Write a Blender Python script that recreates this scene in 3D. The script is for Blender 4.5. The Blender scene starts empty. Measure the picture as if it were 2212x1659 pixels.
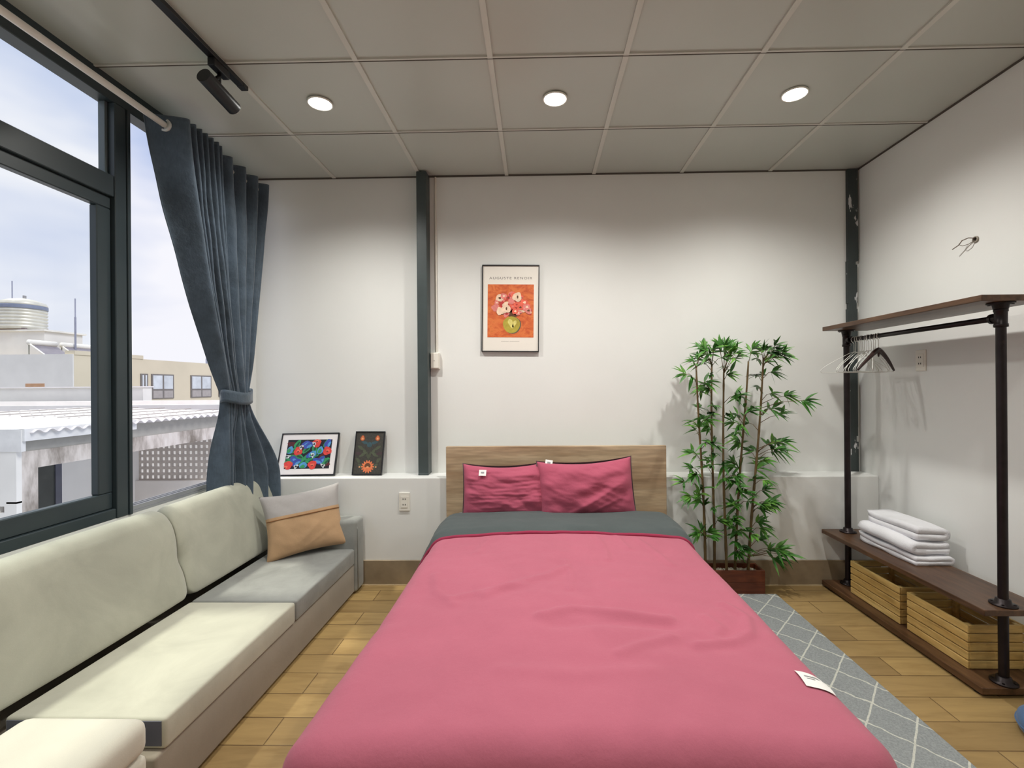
import bpy, bmesh, math, random
from mathutils import Vector, Matrix, noise
PI = math.pi
scene = bpy.context.scene
C = scene.collection
random.seed(7)

# ------------------------------------------------------------------ room numbers (metres)
CAMZ = 1.296
YB = 3.281          # upper back wall
YL = 3.10           # lower back wall (ledge front)
ZL = 0.70           # ledge / window sill height
ZC = 2.748          # ceiling
XR = 2.20           # right wall
XW = -1.975         # window wall
ZW = 0.688          # window sill
YREAR = -2.2

# ------------------------------------------------------------------ helpers
def lin(r, g, b):
    def f(c):
        c /= 255.0
        return c / 12.92 if c <= 0.04045 else ((c + 0.055) / 1.055) ** 2.4
    return (f(r), f(g), f(b), 1.0)

def nmat(name):
    m = bpy.data.materials.new(name); m.use_nodes = True
    nt = m.node_tree
    return m, nt, nt.nodes, nt.links, nt.nodes['Principled BSDF']

def mix_col(nt, fac, a, b, blend='MIX'):
    n = nt.nodes.new('ShaderNodeMix'); n.data_type = 'RGBA'; n.blend_type = blend
    for sock, v in ((0, fac), (6, a), (7, b)):
        if hasattr(v, 'is_output'): nt.links.new(v, n.inputs[sock])
        else: n.inputs[sock].default_value = v
    return n.outputs[2]

def tnoise(nt, scale, detail=3, vec=None, rough=0.55, dist=0.0):
    n = nt.nodes.new('ShaderNodeTexNoise'); n.inputs['Scale'].default_value = scale
    n.inputs['Detail'].default_value = detail; n.inputs['Roughness'].default_value = rough
    n.inputs['Distortion'].default_value = dist
    if vec is not None: nt.links.new(vec, n.inputs['Vector'])
    return n.outputs['Fac']

def ramp(nt, fac, stops):
    n = nt.nodes.new('ShaderNodeValToRGB'); nt.links.new(fac, n.inputs[0])
    e = n.color_ramp.elements
    while len(e) < len(stops): e.new(0.5)
    for i, (p, c) in enumerate(stops):
        e[i].position = p; e[i].color = c if hasattr(c, '__len__') else (c, c, c, 1)
    return n.outputs[0]

def mapped(nt, scale=(1, 1, 1), loc=(0, 0, 0), rot=(0, 0, 0), coord='Object'):
    tc = nt.nodes.new('ShaderNodeTexCoord'); mp = nt.nodes.new('ShaderNodeMapping')
    nt.links.new(tc.outputs[coord], mp.inputs[0])
    mp.inputs['Scale'].default_value = scale; mp.inputs['Location'].default_value = loc
    mp.inputs['Rotation'].default_value = rot
    return mp.outputs[0]

def add_bump(nt, bsdf, h, strength=0.2, dist=0.01):
    b = nt.nodes.new('ShaderNodeBump'); b.inputs['Strength'].default_value = strength
    b.inputs['Distance'].default_value = dist
    nt.links.new(h, b.inputs['Height']); nt.links.new(b.outputs[0], bsdf.inputs['Normal'])

def plain(name, rgb, rough=0.6, metal=0.0, var=0.08, scale=6.0, bump=0.0, bscale=60.0, spec=0.5, sheen=0.0):
    """colour with a soft procedural variation and optional fine bump"""
    m, nt, N, L, b = nmat(name)
    c = lin(*rgb)
    vec = mapped(nt)
    f = tnoise(nt, scale, 3, vec)
    lo = tuple(x * (1 - var) for x in c[:3]) + (1,); hi = tuple(min(1, x * (1 + var)) for x in c[:3]) + (1,)
    L.new(ramp(nt, f, [(0.3, lo), (0.7, hi)]), b.inputs['Base Color'])
    b.inputs['Roughness'].default_value = rough; b.inputs['Metallic'].default_value = metal
    b.inputs['Specular IOR Level'].default_value = spec
    if sheen:
        b.inputs['Sheen Weight'].default_value = sheen; b.inputs['Sheen Roughness'].default_value = 0.4
    if bump: add_bump(nt, b, tnoise(nt, bscale, 4, vec), bump, 0.004)
    return m

def wood(name, dark, light, axis=0, rough=0.45, grain=26.0, stretch=0.06, spec=0.4):
    m, nt, N, L, b = nmat(name)
    sc = [1, 1, 1]; sc[axis] = stretch
    vec = mapped(nt, scale=tuple(sc))
    f = tnoise(nt, grain, 5, vec, 0.6, 0.4)
    f2 = tnoise(nt, grain * 4.5, 3, vec, 0.5)
    col = ramp(nt, f, [(0.3, lin(*dark)), (0.5, tuple((a + c) / 2 for a, c in zip(lin(*dark), lin(*light)))), (0.68, lin(*light))])
    fine = ramp(nt, f2, [(0.35, (0.78, 0.78, 0.78, 1)), (0.6, (1, 1, 1, 1))])
    L.new(mix_col(nt, 1.0, col, fine, 'MULTIPLY'), b.inputs['Base Color'])
    b.inputs['Roughness'].default_value = rough; b.inputs['Specular IOR Level'].default_value = spec
    add_bump(nt, b, f2, 0.12, 0.002)
    return m

def fabric(name, rgb, var=0.10, rough=0.9, weave=900.0, wr=0.15, sheen=0.25, patch=3.0, bump=0.25):
    m, nt, N, L, b = nmat(name)
    c = lin(*rgb); vec = mapped(nt)
    f = tnoise(nt, patch, 4, vec, 0.6, 0.6)
    lo = tuple(x * (1 - var) for x in c[:3]) + (1,); hi = tuple(min(1, x * (1 + var)) for x in c[:3]) + (1,)
    col = ramp(nt, f, [(0.3, lo), (0.7, hi)])
    w = tnoise(nt, weave, 2, vec)
    L.new(mix_col(nt, 1.0, col, ramp(nt, w, [(0.3, 1 - wr), (0.7, 1.0)]), 'MULTIPLY'), b.inputs['Base Color'])
    b.inputs['Roughness'].default_value = rough; b.inputs['Specular IOR Level'].default_value = 0.2
    b.inputs['Sheen Weight'].default_value = sheen; b.inputs['Sheen Roughness'].default_value = 0.5
    w2 = tnoise(nt, 55.0, 4, vec, 0.6)
    add_bump(nt, b, w2, bump, 0.004)
    return m

# --- object builders
def obj(name, bm, mat, parent=None, smooth=False, local=False, mods=()):
    me = bpy.data.meshes.new(name)
    bmesh.ops.recalc_face_normals(bm, faces=bm.faces) if not getattr(bm, '_keep', False) else None
    bm.to_mesh(me); bm.free()
    mats = mat if isinstance(mat, (list, tuple)) else [mat]
    for mm in mats: me.materials.append(mm)
    if smooth:
        for p in me.polygons: p.use_smooth = True
    o = bpy.data.objects.new(name, me); C.objects.link(o)
    if parent is not None:
        o.parent = parent
        if not local:
            o.matrix_parent_inverse = world_of(parent).inverted()
    return o

def world_of(o):
    m = o.matrix_basis.copy()
    if o.parent is not None:
        m = world_of(o.parent) @ o.matrix_parent_inverse @ m
    return m

def tag(o, label, cat, group=None, kind=None):
    o['label'] = label; o['category'] = cat
    if group: o['group'] = group
    if kind: o['kind'] = kind
    return o

def thing(name, label, cat, loc=(0, 0, 0), rot=(0, 0, 0), group=None):
    o = bpy.data.objects.new(name, None); C.objects.link(o)
    o.empty_display_size = 0.05
    o.location = loc; o.rotation_euler = rot
    return tag(o, label, cat, group)

def struct(name, bm, mat, smooth=False):
    o = obj(name, bm, mat, None, smooth); o['kind'] = 'structure'; return o

def dup(root, loc=None, rot=None, label=None):
    r = root.copy(); C.objects.link(r)
    if loc is not None: r.location = loc
    if rot is not None: r.rotation_euler = rot
    if label: r['label'] = label
    for ch in list(root.children):
        c = ch.copy(); C.objects.link(c); c.parent = r
        for g in list(ch.children):
            d = g.copy(); C.objects.link(d); d.parent = c
    return r

def B(): return bmesh.new()

def box(bm, x0, x1, y0, y1, z0, z1, bev=0.0, seg=2, mi=0, M=None):
    r = bmesh.ops.create_cube(bm, size=1.0)
    vs = r['verts']
    for v in vs:
        v.co = Vector(((x0 + x1) / 2 + v.co.x * (x1 - x0), (y0 + y1) / 2 + v.co.y * (y1 - y0), (z0 + z1) / 2 + v.co.z * (z1 - z0)))
    fs = list({f for v in vs for f in v.link_faces})
    if bev > 0:
        es = list({e for v in vs for e in v.link_edges})
        rr = bmesh.ops.bevel(bm, geom=es, offset=bev, segments=seg, profile=0.5, affect='EDGES')
        fs = list({f for f in fs if f.is_valid} | {f for f in rr['faces'] if f.is_valid})
        vs = list({v for f in fs for v in f.verts})
    for f in fs: f.material_index = mi
    if M is not None:
        for v in vs: v.co = M @ v.co
    return vs

def cyl(bm, p0, p1, r, seg=20, r2=None, caps=True, mi=0):
    p0 = Vector(p0); p1 = Vector(p1); d = p1 - p0
    rr = bmesh.ops.create_cone(bm, cap_ends=caps, segments=seg, radius1=r, radius2=r if r2 is None else r2, depth=d.length)
    M = Matrix.Translation((p0 + p1) / 2) @ d.to_track_quat('Z', 'Y').to_matrix().to_4x4()
    for v in rr['verts']: v.co = M @ v.co
    for f in {f for v in rr['verts'] for f in v.link_faces}: f.material_index = mi
    return rr['verts']

def tube(bm, pts, r, seg=8, closed=False, mi=0):
    pts = [Vector(p) for p in pts]; n = len(pts); rings = []
    rad = r if hasattr(r, '__len__') else [r] * n
    prev = None
    for i, p in enumerate(pts):
        a = pts[i - 1] if (i > 0 or closed) else p
        b = pts[(i + 1) % n] if (i < n - 1 or closed) else p
        t = (b - a)
        t = t.normalized() if t.length > 1e-9 else Vector((0, 0, 1))
        if prev is None:
            u = t.orthogonal().normalized()
        else:
            u = (prev - t * prev.dot(t))
            u = u.normalized() if u.length > 1e-6 else t.orthogonal().normalized()
        prev = u; w = t.cross(u)
        rings.append([bm.verts.new(p + (u * math.cos(2 * PI * k / seg) + w * math.sin(2 * PI * k / seg)) * rad[i]) for k in range(seg)])
    for i in range(n if closed else n - 1):
        A = rings[i]; D = rings[(i + 1) % n]
        for k in range(seg):
            f = bm.faces.new((A[k], A[(k + 1) % seg], D[(k + 1) % seg], D[k])); f.material_index = mi; f.smooth = True
    if not closed:
        bm.faces.new(rings[0][::-1]).material_index = mi; bm.faces.new(rings[-1]).material_index = mi

def lathe(bm, prof, center=(0, 0, 0), seg=32, axis='Z', mi=0):
    cx, cy, cz = center; rings = []
    for (r, z) in prof:
        ring = []
        for k in range(seg):
            a = 2 * PI * k / seg
            p = Vector((r * math.cos(a), r * math.sin(a), z))
            if axis == 'Y': p = Vector((p.x, p.z, p.y))
            if axis == 'X': p = Vector((p.z, p.x, p.y))
            ring.append(bm.verts.new(p + Vector(center)))
        rings.append(ring)
    for A, D in zip(rings, rings[1:]):
        for k in range(seg):
            f = bm.faces.new((A[k], A[(k + 1) % seg], D[(k + 1) % seg], D[k])); f.material_index = mi; f.smooth = True
    for ring, r in ((rings[0], prof[0][0]), (rings[-1], prof[-1][0])):
        if r > 1e-4: bm.faces.new(ring).material_index = mi

def grid(bm, nu, nv, fn, mi=0, skip=None):
    V = [[bm.verts.new(fn(i / nu, j / nv)) for j in range(nv + 1)] for i in range(nu + 1)]
    for i in range(nu):
        for j in range(nv):
            if skip and skip(i, j): continue
            f = bm.faces.new((V[i][j], V[i + 1][j], V[i + 1][j + 1], V[i][j + 1])); f.material_index = mi; f.smooth = True
    return V

def poly(bm, pts, mi=0):
    f = bm.faces.new([bm.verts.new(Vector(p)) for p in pts]); f.material_index = mi; return f

def sstep(a, b, x):
    t = max(0.0, min(1.0, (x - a) / (b - a))); return t * t * (3 - 2 * t)

# ------------------------------------------------------------------ camera
cam_d = bpy.data.cameras.new('camera'); cam = bpy.data.objects.new('camera', cam_d); C.objects.link(cam)
F = 1026.61; W = 2212.0; H = 1659.0
cam_d.sensor_width = 36.0; cam_d.sensor_fit = 'HORIZONTAL'
cam_d.lens = F / W * 36.0
cam_d.shift_x = -(1137.54 - W / 2) / W
cam_d.shift_y = (832.97 - H / 2) / W
cam_d.clip_start = 0.02; cam_d.clip_end = 500
Rcw = Matrix(((9.99769036e-01, -7.61045050e-03, -2.00986430e-02),
              (2.01026252e-02, 4.47113197e-04, 9.99797822e-01),
              (-7.59992547e-03, -9.99970940e-01, 5.99999964e-04)))
right = Rcw.col[0]; down = Rcw.col[1]; fwd = Rcw.col[2]
cam.matrix_world = Matrix(((right.x, -down.x, -fwd.x, 0), (right.y, -down.y, -fwd.y, 0),
                           (right.z, -down.z, -fwd.z, CAMZ), (0, 0, 0, 1)))
scene.camera = cam

# ------------------------------------------------------------------ view + world
scene.view_settings.view_transform = 'Standard'
scene.view_settings.look = 'None'
scene.view_settings.exposure = 0.15
scene.view_settings.gamma = 1.0
wd = bpy.data.worlds.new('overcast_sky'); scene.world = wd; wd.use_nodes = True
nt = wd.node_tree; bg = nt.nodes['Background']
tc = nt.nodes.new('ShaderNodeTexCoord'); mp = nt.nodes.new('ShaderNodeMapping')
nt.links.new(tc.outputs['Generated'], mp.inputs[0]); mp.inputs['Scale'].default_value = (1, 1, 2.6)
mp.inputs['Location'].default_value = (0.35, 0.1, 0.28)
cl = tnoise(nt, 1.7, 4, mp.outputs[0], 0.5, 0.25)
sep = nt.nodes.new('ShaderNodeSeparateXYZ'); nt.links.new(tc.outputs['Generated'], sep.inputs[0])
hz = ramp(nt, sep.outputs['Z'], [(0.0, lin(196, 204, 224)), (0.10, lin(206, 212, 232)), (0.45, lin(160, 180, 222)), (0.75, lin(188, 200, 228))])
cloud = ramp(nt, cl, [(0.42, 0.0), (0.60, 1.0)])
skyc = mix_col(nt, cloud, hz, lin(236, 236, 243))
nt.links.new(skyc, bg.inputs['Color'])
bg.inputs['Strength'].default_value = 1.0

# ------------------------------------------------------------------ shared materials
M_wall = plain('white_wall_paint', (232, 233, 230), 0.7, var=0.02, scale=1.6, bump=0.10, bscale=35, spec=0.3)
M_base = plain('brown_base_tile', (146, 130, 106), 0.5, var=0.16, scale=9, bump=0.06)
M_post = plain('slate_green_steel_paint', (62, 72, 73), 0.42, var=0.12, scale=7, bump=0.05)
M_frame = plain('dark_slate_aluminium', (50, 61, 66), 0.38, var=0.06, scale=5, spec=0.5)
M_black = plain('black_powder_coat', (16, 17, 22), 0.4, var=0.1)
M_whitep = plain('white_plastic', (236, 232, 222), 0.4, var=0.02)
M_slot = plain('dark_slot', (30, 28, 28), 0.6)
M_alu = plain('bare_aluminium', (172, 174, 182), 0.35, metal=0.5, var=0.05)

# floor: plank patterned tiles
def floor_mat():
    m, nt, N, L, b = nmat('wood_look_floor_tile')
    vec = mapped(nt, loc=(1.0 + 0.29, -1.704 + 0.145 * 14, 0))
    br = N.new('ShaderNodeTexBrick'); L.new(vec, br.inputs['Vector'])
    br.inputs['Scale'].default_value = 1.0; br.inputs['Brick Width'].default_value = 0.58
    br.inputs['Row Height'].default_value = 0.145; br.inputs['Mortar Size'].default_value = 0.0032
    br.inputs['Mortar Smooth'].default_value = 0.5; br.inputs['Bias'].default_value = 0.0
    br.offset = 0.5; br.offset_frequency = 2
    br.inputs['Color1'].default_value = lin(174, 148, 100); br.inputs['Color2'].default_value = lin(150, 126, 86)
    br.inputs['Mortar'].default_value = lin(112, 90, 60)
    gv = mapped(nt, scale=(0.16, 1, 1))
    g = tnoise(nt, 24, 5, gv, 0.6, 0.8)
    gcol = ramp(nt, g, [(0.3, (0.80, 0.76, 0.70, 1)), (0.5, (0.96, 0.95, 0.93, 1)), (0.7, (1.08, 1.07, 1.03, 1))])
    col = mix_col(nt, 1.0, br.outputs['Color'], gcol, 'MULTIPLY')
    sp = tnoise(nt, 2.2, 3, mapped(nt), 0.5)
    col = mix_col(nt, 1.0, col, ramp(nt, sp, [(0.35, (0.9, 0.88, 0.84, 1)), (0.65, (1.05, 1.03, 1.0, 1))]), 'MULTIPLY')
    L.new(col, b.inputs['Base Color'])
    b.inputs['Roughness'].default_value = 0.42; b.inputs['Specular IOR Level'].default_value = 0.4
    inv = N.new('ShaderNodeMath'); inv.operation = 'SUBTRACT'; inv.inputs[0].default_value = 1.0
    L.new(br.outputs['Fac'], inv.inputs[1])
    add_bump(nt, b, inv.outputs[0], 0.35, 0.003)
    return m
bm = B(); box(bm, XW - 0.1, XR + 0.1, YREAR, YB + 0.1, -0.06, 0.0)
struct('floor', bm, floor_mat())

# walls
bm = B(); box(bm, XW - 0.15, XR + 0.15, YB, YB + 0.12, -0.06, ZC + 0.1)
struct('wall_back', bm, M_wall)
bm = B(); box(bm, XW - 0.14, XR, YL, YB, 0.0, ZL, 0.006, 2)
struct('trim_1', bm, M_wall)                                   # half height wall with ledge
bm = B(); box(bm, XR, XR + 0.12, YREAR, YB + 0.12, -0.06, ZC + 0.1)
struct('wall_right', bm, M_wall)
bm = B()
box(bm, XW - 0.14, XW, YREAR, YL, -0.06, ZW)                     # under the sill
box(bm, XW - 0.14, XW, YREAR, 0.42, ZW, ZC + 0.1)                # solid part beside the camera
box(bm, XW - 0.14, XW + 0.02, 3.19, YB + 0.1, ZL, ZC + 0.1)      # stub at the far corner
struct('wall_left', bm, M_wall)
bm = B(); box(bm, XW - 0.14, XR + 0.12, YREAR - 0.12, YREAR, -0.06, ZC + 0.1)
struct('wall_front', bm, M_wall)
bm = B(); box(bm, XW, XR, YL - 0.012, YL, 0.0, 0.163, 0.003, 1)
struct('baseboard_back', bm, M_base)
bm = B(); box(bm, XR - 0.012, XR, YREAR, YL - 0.012, 0.0, 0.10, 0.003, 1)
struct('baseboard_right', bm, M_base)
bm = B(); box(bm, XW, XR, YL - 0.016, YL - 0.0121, 0.0, 0.006)
struct('trim_2', bm, plain('pale_grout_line', (206, 186, 150), 0.7))
# steel post and corner column
bm = B(); box(bm, -0.797, -0.728, 3.18, YB, ZL + 0.012, ZC - 0.002, 0.004, 2)
box(bm, -0.797, -0.728, 3.178, YB, ZL + 0.001, ZL + 0.014, 0.002, 1)
struct('trim_3', bm, M_post)
def chipped():
    m, nt, N, L, b = nmat('chipped_slate_paint')
    vec = mapped(nt, scale=(1, 1, 0.35))
    f = tnoise(nt, 22, 4, vec, 0.6)
    edge = N.new('ShaderNodeSeparateXYZ'); L.new(mapped(nt), edge.inputs[0])
    col = ramp(nt, f, [(0.0, lin(44, 52, 52)), (0.60, lin(58, 66, 66)), (0.655, lin(62, 68, 68)), (0.67, lin(205, 205, 205))])
    L.new(col, b.inputs['Base Color']); b.inputs['Roughness'].default_value = 0.5
    return m
bm = B()
for (z0, z1, x0, x1) in [(0.685, 0.90, 2.113, 2.178), (0.90, 0.94, 2.113, 2.165), (0.94, 1.00, 2.112, 2.175), (1.0, 1.62, 2.112, 2.176),
                         (1.62, 1.80, 2.112, 2.178), (1.80, 1.84, 2.118, 2.172), (1.84, 2.10, 2.113, 2.178), (2.10, 2.125, 2.113, 2.168), (2.125, ZC - 0.002, 2.118, 2.186)]:
    box(bm, x0, x1, YB - 0.022, YB, max(z0, ZL), z1)
struct('trim_4', bm, chipped())

# ceiling
def ceil_mat():
    m, nt, N, L, b = nmat('ceiling_tile')
    f = tnoise(nt, 0.9, 2, mapped(nt))
    L.new(ramp(nt, f, [(0.3, lin(184, 188, 181)), (0.7, lin(194, 198, 191))]), b.inputs['Base Color'])
    b.inputs['Roughness'].default_value = 0.30; b.inputs['Specular IOR Level'].default_value = 0.42
    add_bump(nt, b, tnoise(nt, 240, 3, mapped(nt)), 0.08, 0.002)
    return m
M_ceil = ceil_mat()
X0G = -1.3928
xs = [X0G + 0.6 * k for k in range(-1, 7)]
ys = [2.698 - 0.6 * k for k in range(0, 9)]
xe = [XW - 0.14] + xs[1:] + [XR + 0.01]
xe = sorted(set([XW - 0.14] + [x for x in xs if XW < x < XR - 0.02] + [XR + 0.02]))
ye = sorted([y for y in ys if y > YREAR] + [YB + 0.02, YREAR])
bm = B(); rnd = random.Random(3)
for i in range(len(xe) - 1):
    for j in range(len(ye) - 1):
        dz = rnd.uniform(0, 0.003)
        M = Matrix.Rotation(rnd.uniform(-0.002, 0.002), 4, 'X')
        cxm = Vector(((xe[i] + xe[i + 1]) / 2, (ye[j] + ye[j + 1]) / 2, ZC + 0.006 + dz))
        hx = (xe[i + 1] - xe[i]) / 2 - 0.0015; hy = (ye[j + 1] - ye[j]) / 2 - 0.0015
        vs = box(bm, -hx, hx, -hy, hy, 0, 0.012)
        for v in vs: v.co = M @ v.co + cxm
box(bm, XW - 0.15, XR + 0.1, YREAR, YB + 0.1, ZC + 0.024, ZC + 0.1)
ceiling = struct('ceiling', bm, M_ceil)
M_tbar = plain('ceiling_grid_bar', (206, 206, 198), 0.4, var=0.03)
bm = B()
for x in xs:
    if XW < x < XR - 0.02: box(bm, x - 0.012, x + 0.012, YREAR, YB - 0.001, ZC, ZC + 0.02)
for y in ys:
    if y > YREAR: box(bm, XW, XR - 0.001, y - 0.006, y + 0.004, ZC + 0.001, ZC + 0.02)
obj('grid_bars', bm, M_tbar, ceiling)
bm = B()
for y in ys:
    if y > YREAR: box(bm, XW, XR - 0.001, y + 0.0045, y + 0.0085, ZC - 0.0006, ZC + 0.012)
box(bm, XW, XR - 0.001, YB - 0.006, YB - 0.001, ZC - 0.003, ZC + 0.012)
box(bm, XR - 0.006, XR - 0.001, YREAR, YB, ZC - 0.003, ZC + 0.012)
obj('shadow_gap', bm, plain('ceiling_gap', (86, 80, 74), 0.8), ceiling)

# ------------------------------------------------------------------ window
def glass_mat():
    m, nt, N, L, b = nmat('clear_window_glass')
    N.remove(b)
    out = [n for n in N if n.type == 'OUTPUT_MATERIAL'][0]
    t = N.new('ShaderNodeBsdfTransparent'); t.inputs[0].default_value = (0.94, 0.97, 0.97, 1)
    g = N.new('ShaderNodeBsdfGlossy'); g.inputs['Roughness'].default_value = 0.02
    lw = N.new('ShaderNodeLayerWeight'); lw.inputs['Blend'].default_value = 0.5
    pw = N.new('ShaderNodeMath'); pw.operation = 'POWER'; L.new(lw.outputs['Facing'], pw.inputs[0]); pw.inputs[1].default_value = 5.0
    fr = N.new('ShaderNodeMath'); fr.operation = 'MULTIPLY_ADD'; L.new(pw.outputs[0], fr.inputs[0]); fr.inputs[1].default_value = 0.30; fr.inputs[2].default_value = 0.015
    mx = N.new('ShaderNodeMixShader'); L.new(fr.outputs[0], mx.inputs[0]); L.new(t.outputs[0], mx.inputs[1]); L.new(g.outputs[0], mx.inputs[2])
    L.new(mx.outputs[0], out.inputs['Surface'])
    return m
M_glass = glass_mat()
XF = XW - 0.075         # outer face of frame
bm = B()
box(bm, XF, XW, 0.42, 3.19, 2.645, ZC + 0.01, 0.003, 1)             # head
box(bm, XF, XW - 0.001, 0.50, 2.194, 2.198, 2.297, 0.003, 1)       # transom
box(bm, XF, XW - 0.001, 0.50, 2.194, ZW, 0.735, 0.003, 1)          # bottom member
box(bm, XF, XW + 0.004, 2.194, 2.256, ZW, 2.645, 0.003, 1)         # mullion
box(bm, XF + 0.004, XW + 0.010, 2.2565, 2.275, ZW, 2.645, 0.002, 1)  # mullion cover strip
box(bm, XF, XW, 0.42, 0.50, ZW, 2.645, 0.003, 1)
box(bm, XF, XW, 3.15, 3.19, ZW, 2.645, 0.003, 1)
win = struct('window_1', bm, M_frame)
bm = B()
sx0, sx1 = XW - 0.055, XW - 0.018
for (y0, y1, z0, z1) in [(0.50, 2.1935, 0.7355, 0.812), (0.50, 2.1935, 2.140, 2.1975), (2.122, 2.1935, 0.8122, 2.1398), (0.5005, 0.57, 0.8122, 2.1398)]:
    box(bm, sx0, sx1, y0, y1, z0, z1, 0.004, 1)
obj('sash', bm, M_frame, win)
bm = B(); poly(bm, [(XW - 0.036, 0.56, 0.80), (XW - 0.036, 2.13, 0.80), (XW - 0.036, 2.13, 2.15), (XW - 0.036, 0.56, 2.15)])
obj('pane', bm, M_glass, win)
bm = B(); poly(bm, [(XW - 0.046, 0.49, 2.29), (XW - 0.046, 2.196, 2.29), (XW - 0.046, 2.196, 2.65), (XW - 0.046, 0.49, 2.65)])
obj('pane', bm, M_glass, win)
bm = B()
for (y0, y1, z0, z1) in [(0.5, 2.1775, 2.2975, 2.305), (2.178, 2.1935, 2.2975, 2.644)]:
    box(bm, XW - 0.062, XW - 0.030, y0, y1, z0, z1, 0.001, 1)
obj('glazing_bead', bm, plain('grey_glazing_bead', (96, 108, 112), 0.4), win)
bm = B()
box(bm, XF, XW, 2.276, 3.15, ZW, ZW + 0.012)
for xx in (XF + 0.008, XF + 0.032, XW - 0.012): box(bm, xx, xx + 0.006, 2.276, 3.15, ZW + 0.012, ZW + 0.034, 0.001, 1)
obj('sliding_track', bm, M_alu, win)

# ------------------------------------------------------------------ curtain + rod
ROD = (-1.813, 2.590)
t = thing('curtain_rod', 'long white metal curtain rod running along the window under the ceiling', 'curtain rod', (ROD[0], 1.2, ROD[1]))
M_rod = plain('white_enamel_rod', (232, 228, 220), 0.35, var=0.02)
bm = B(); cyl(bm, (ROD[0], -0.6, ROD[1]), (ROD[0], 3.18, ROD[1]), 0.0145, 20)
obj('pole', bm, M_rod, t, True)
for y in (0.3, 3.14):
    bm = B()
    cyl(bm, (XW - 0.03, y, ROD[1] + 0.01), (ROD[0], y, ROD[1] + 0.012), 0.008, 10); cyl(bm, (ROD[0], y - 0.012, ROD[1]), (ROD[0], y + 0.012, ROD[1]), 0.019, 16)
    obj('bracket', bm, M_rod, t)

def curtain_mat():
    m, nt, N, L, b = nmat('blue_grey_curtain_cloth')
    vec = mapped(nt)
    f = tnoise(nt, 7, 4, vec, 0.6)
    col = ramp(nt, f, [(0.3, lin(62, 76, 88)), (0.7, lin(84, 100, 116))])
    w = tnoise(nt, 160, 2, mapped(nt, scale=(1, 1, 0.15)))
    L.new(mix_col(nt, 1.0, col, ramp(nt, w, [(0.3, 0.82), (0.7, 1.0)]), 'MULTIPLY'), b.inputs['Base Color'])
    b.inputs['Roughness'].default_value = 0.62; b.inputs['Sheen Weight'].default_value = 0.3
    b.inputs['Specular IOR Level'].default_value = 0.35
    add_bump(nt, b, tnoise(nt, 28, 4, vec, 0.6), 0.35, 0.01)
    return m
M_curt = curtain_mat()
NW = 10
PH = 10.5
def u_of(ph):
    if ph <= 0.5: return ph / 0.5 * 0.09
    if ph <= 6.5: return 0.09 + (ph - 0.5) / 6.0 * 0.31
    return 0.40 + (ph - 6.5) / 4.0 * 0.60
ZT, ZTIE, ZBOT = 2.634, 1.262, 0.56
def curtain_pt(pw, z):
    u = u_of(pw)
    if z >= ZTIE:
        s = (ZT - z) / (ZT - ZTIE)              # 0 top .. 1 tie
        k = s ** 1.25
        y = (2.255 + 0.845 * u) * (1 - k) + (2.715 + 0.20 * u) * k
        amp = (0.085 - 0.037 * sstep(0.36, 0.46, u)) * (1 - k) + 0.020 * k
        xc = -1.802 * (1 - k) + (-1.815 + 0.035 * math.sin(PI * u) + 0.005 * u) * k
        sag = 0.02 * math.sin(PI * s) * (0.5 - u)
        y -= sag * 0.6
    else:
        s = (ZTIE - z) / (ZTIE - ZBOT)
        k = sstep(0, 0.75, s)
        y = (2.715 + 0.20 * u) * (1 - k) + (2.70 + 0.37 * u) * k
        amp = 0.022 * (1 - k) + 0.050 * k
        xc = (-1.815 + 0.035 * math.sin(PI * u) + 0.005 * u) * (1 - k) + (-1.86 + 0.135 * u + 0.03 * math.sin(PI * u)) * k
    ph = 2 * PI * pw
    if z < ZTIE:
        sw = sstep(0.0, 0.4, (ZTIE - z) / (ZTIE - ZBOT))
        wv = -math.cos(ph) * (1 - 0.75 * sw) - math.cos(2 * PI * 3.5 * u + 0.6) * 0.75 * sw
    else:
        wv = -math.cos(ph)
        kk = sstep(0.25, 0.9, (ZT - z) / (ZT - ZTIE))
        wv = wv * (1 - 0.2 * kk) - 0.35 * kk * math.cos(2 * PI * 4.3 * u + 1.0)
    # the leading panel stays flat and wide
    x = xc + amp * wv
    n = noise.noise(Vector((u * 9, z * 3.2, 1.7)))
    x += 0.010 * n * sstep(0.05, 0.4, (ZT - z))
    y += 0.008 * noise.noise(Vector((u * 14, z * 4.0, 7.7))) * sstep(0.05, 0.4, (ZT - z))
    return Vector((x, y, z))
t = thing('curtain', 'blue-grey eyelet curtain tied back at the far end of the window', 'curtain', (-1.80, 2.85, ZBOT))
bm = B()
grid(bm, 336, 110, lambda u, v: curtain_pt(PH * u, ZT + (ZBOT - ZT) * v))
o = obj('cloth', bm, M_curt, t, True)
md = o.modifiers.new('thickness', 'SOLIDIFY'); md.thickness = 0.004
bm = B()                                        # tie band
NB = 64
def band(a, h):
    yy = 2.815 + 0.120 * math.cos(a); xx = -1.795 + 0.066 * math.sin(a)
    return Vector((xx, yy, 1.245 + h + 0.03 * (yy - 2.85) + 0.012 * math.cos(2 * a)))
R_ = [[bm.verts.new(band(2 * PI * i / NB, -0.036 + 0.072 * j / 4) + Vector((0, 0, 0))) for j in range(5)] for i in range(NB)]
for i in range(NB):
    for j in range(4):
        f = bm.faces.new((R_[i][j], R_[(i + 1) % NB][j], R_[(i + 1) % NB][j + 1], R_[i][j + 1])); f.smooth = True
o = obj('tieback', bm, M_curt, t, True)
md = o.modifiers.new('thickness', 'SOLIDIFY'); md.thickness = 0.006
M_eye = plain('pale_metal_eyelet', (206, 208, 206), 0.3, metal=0.3, var=0.03)
first = None
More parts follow.
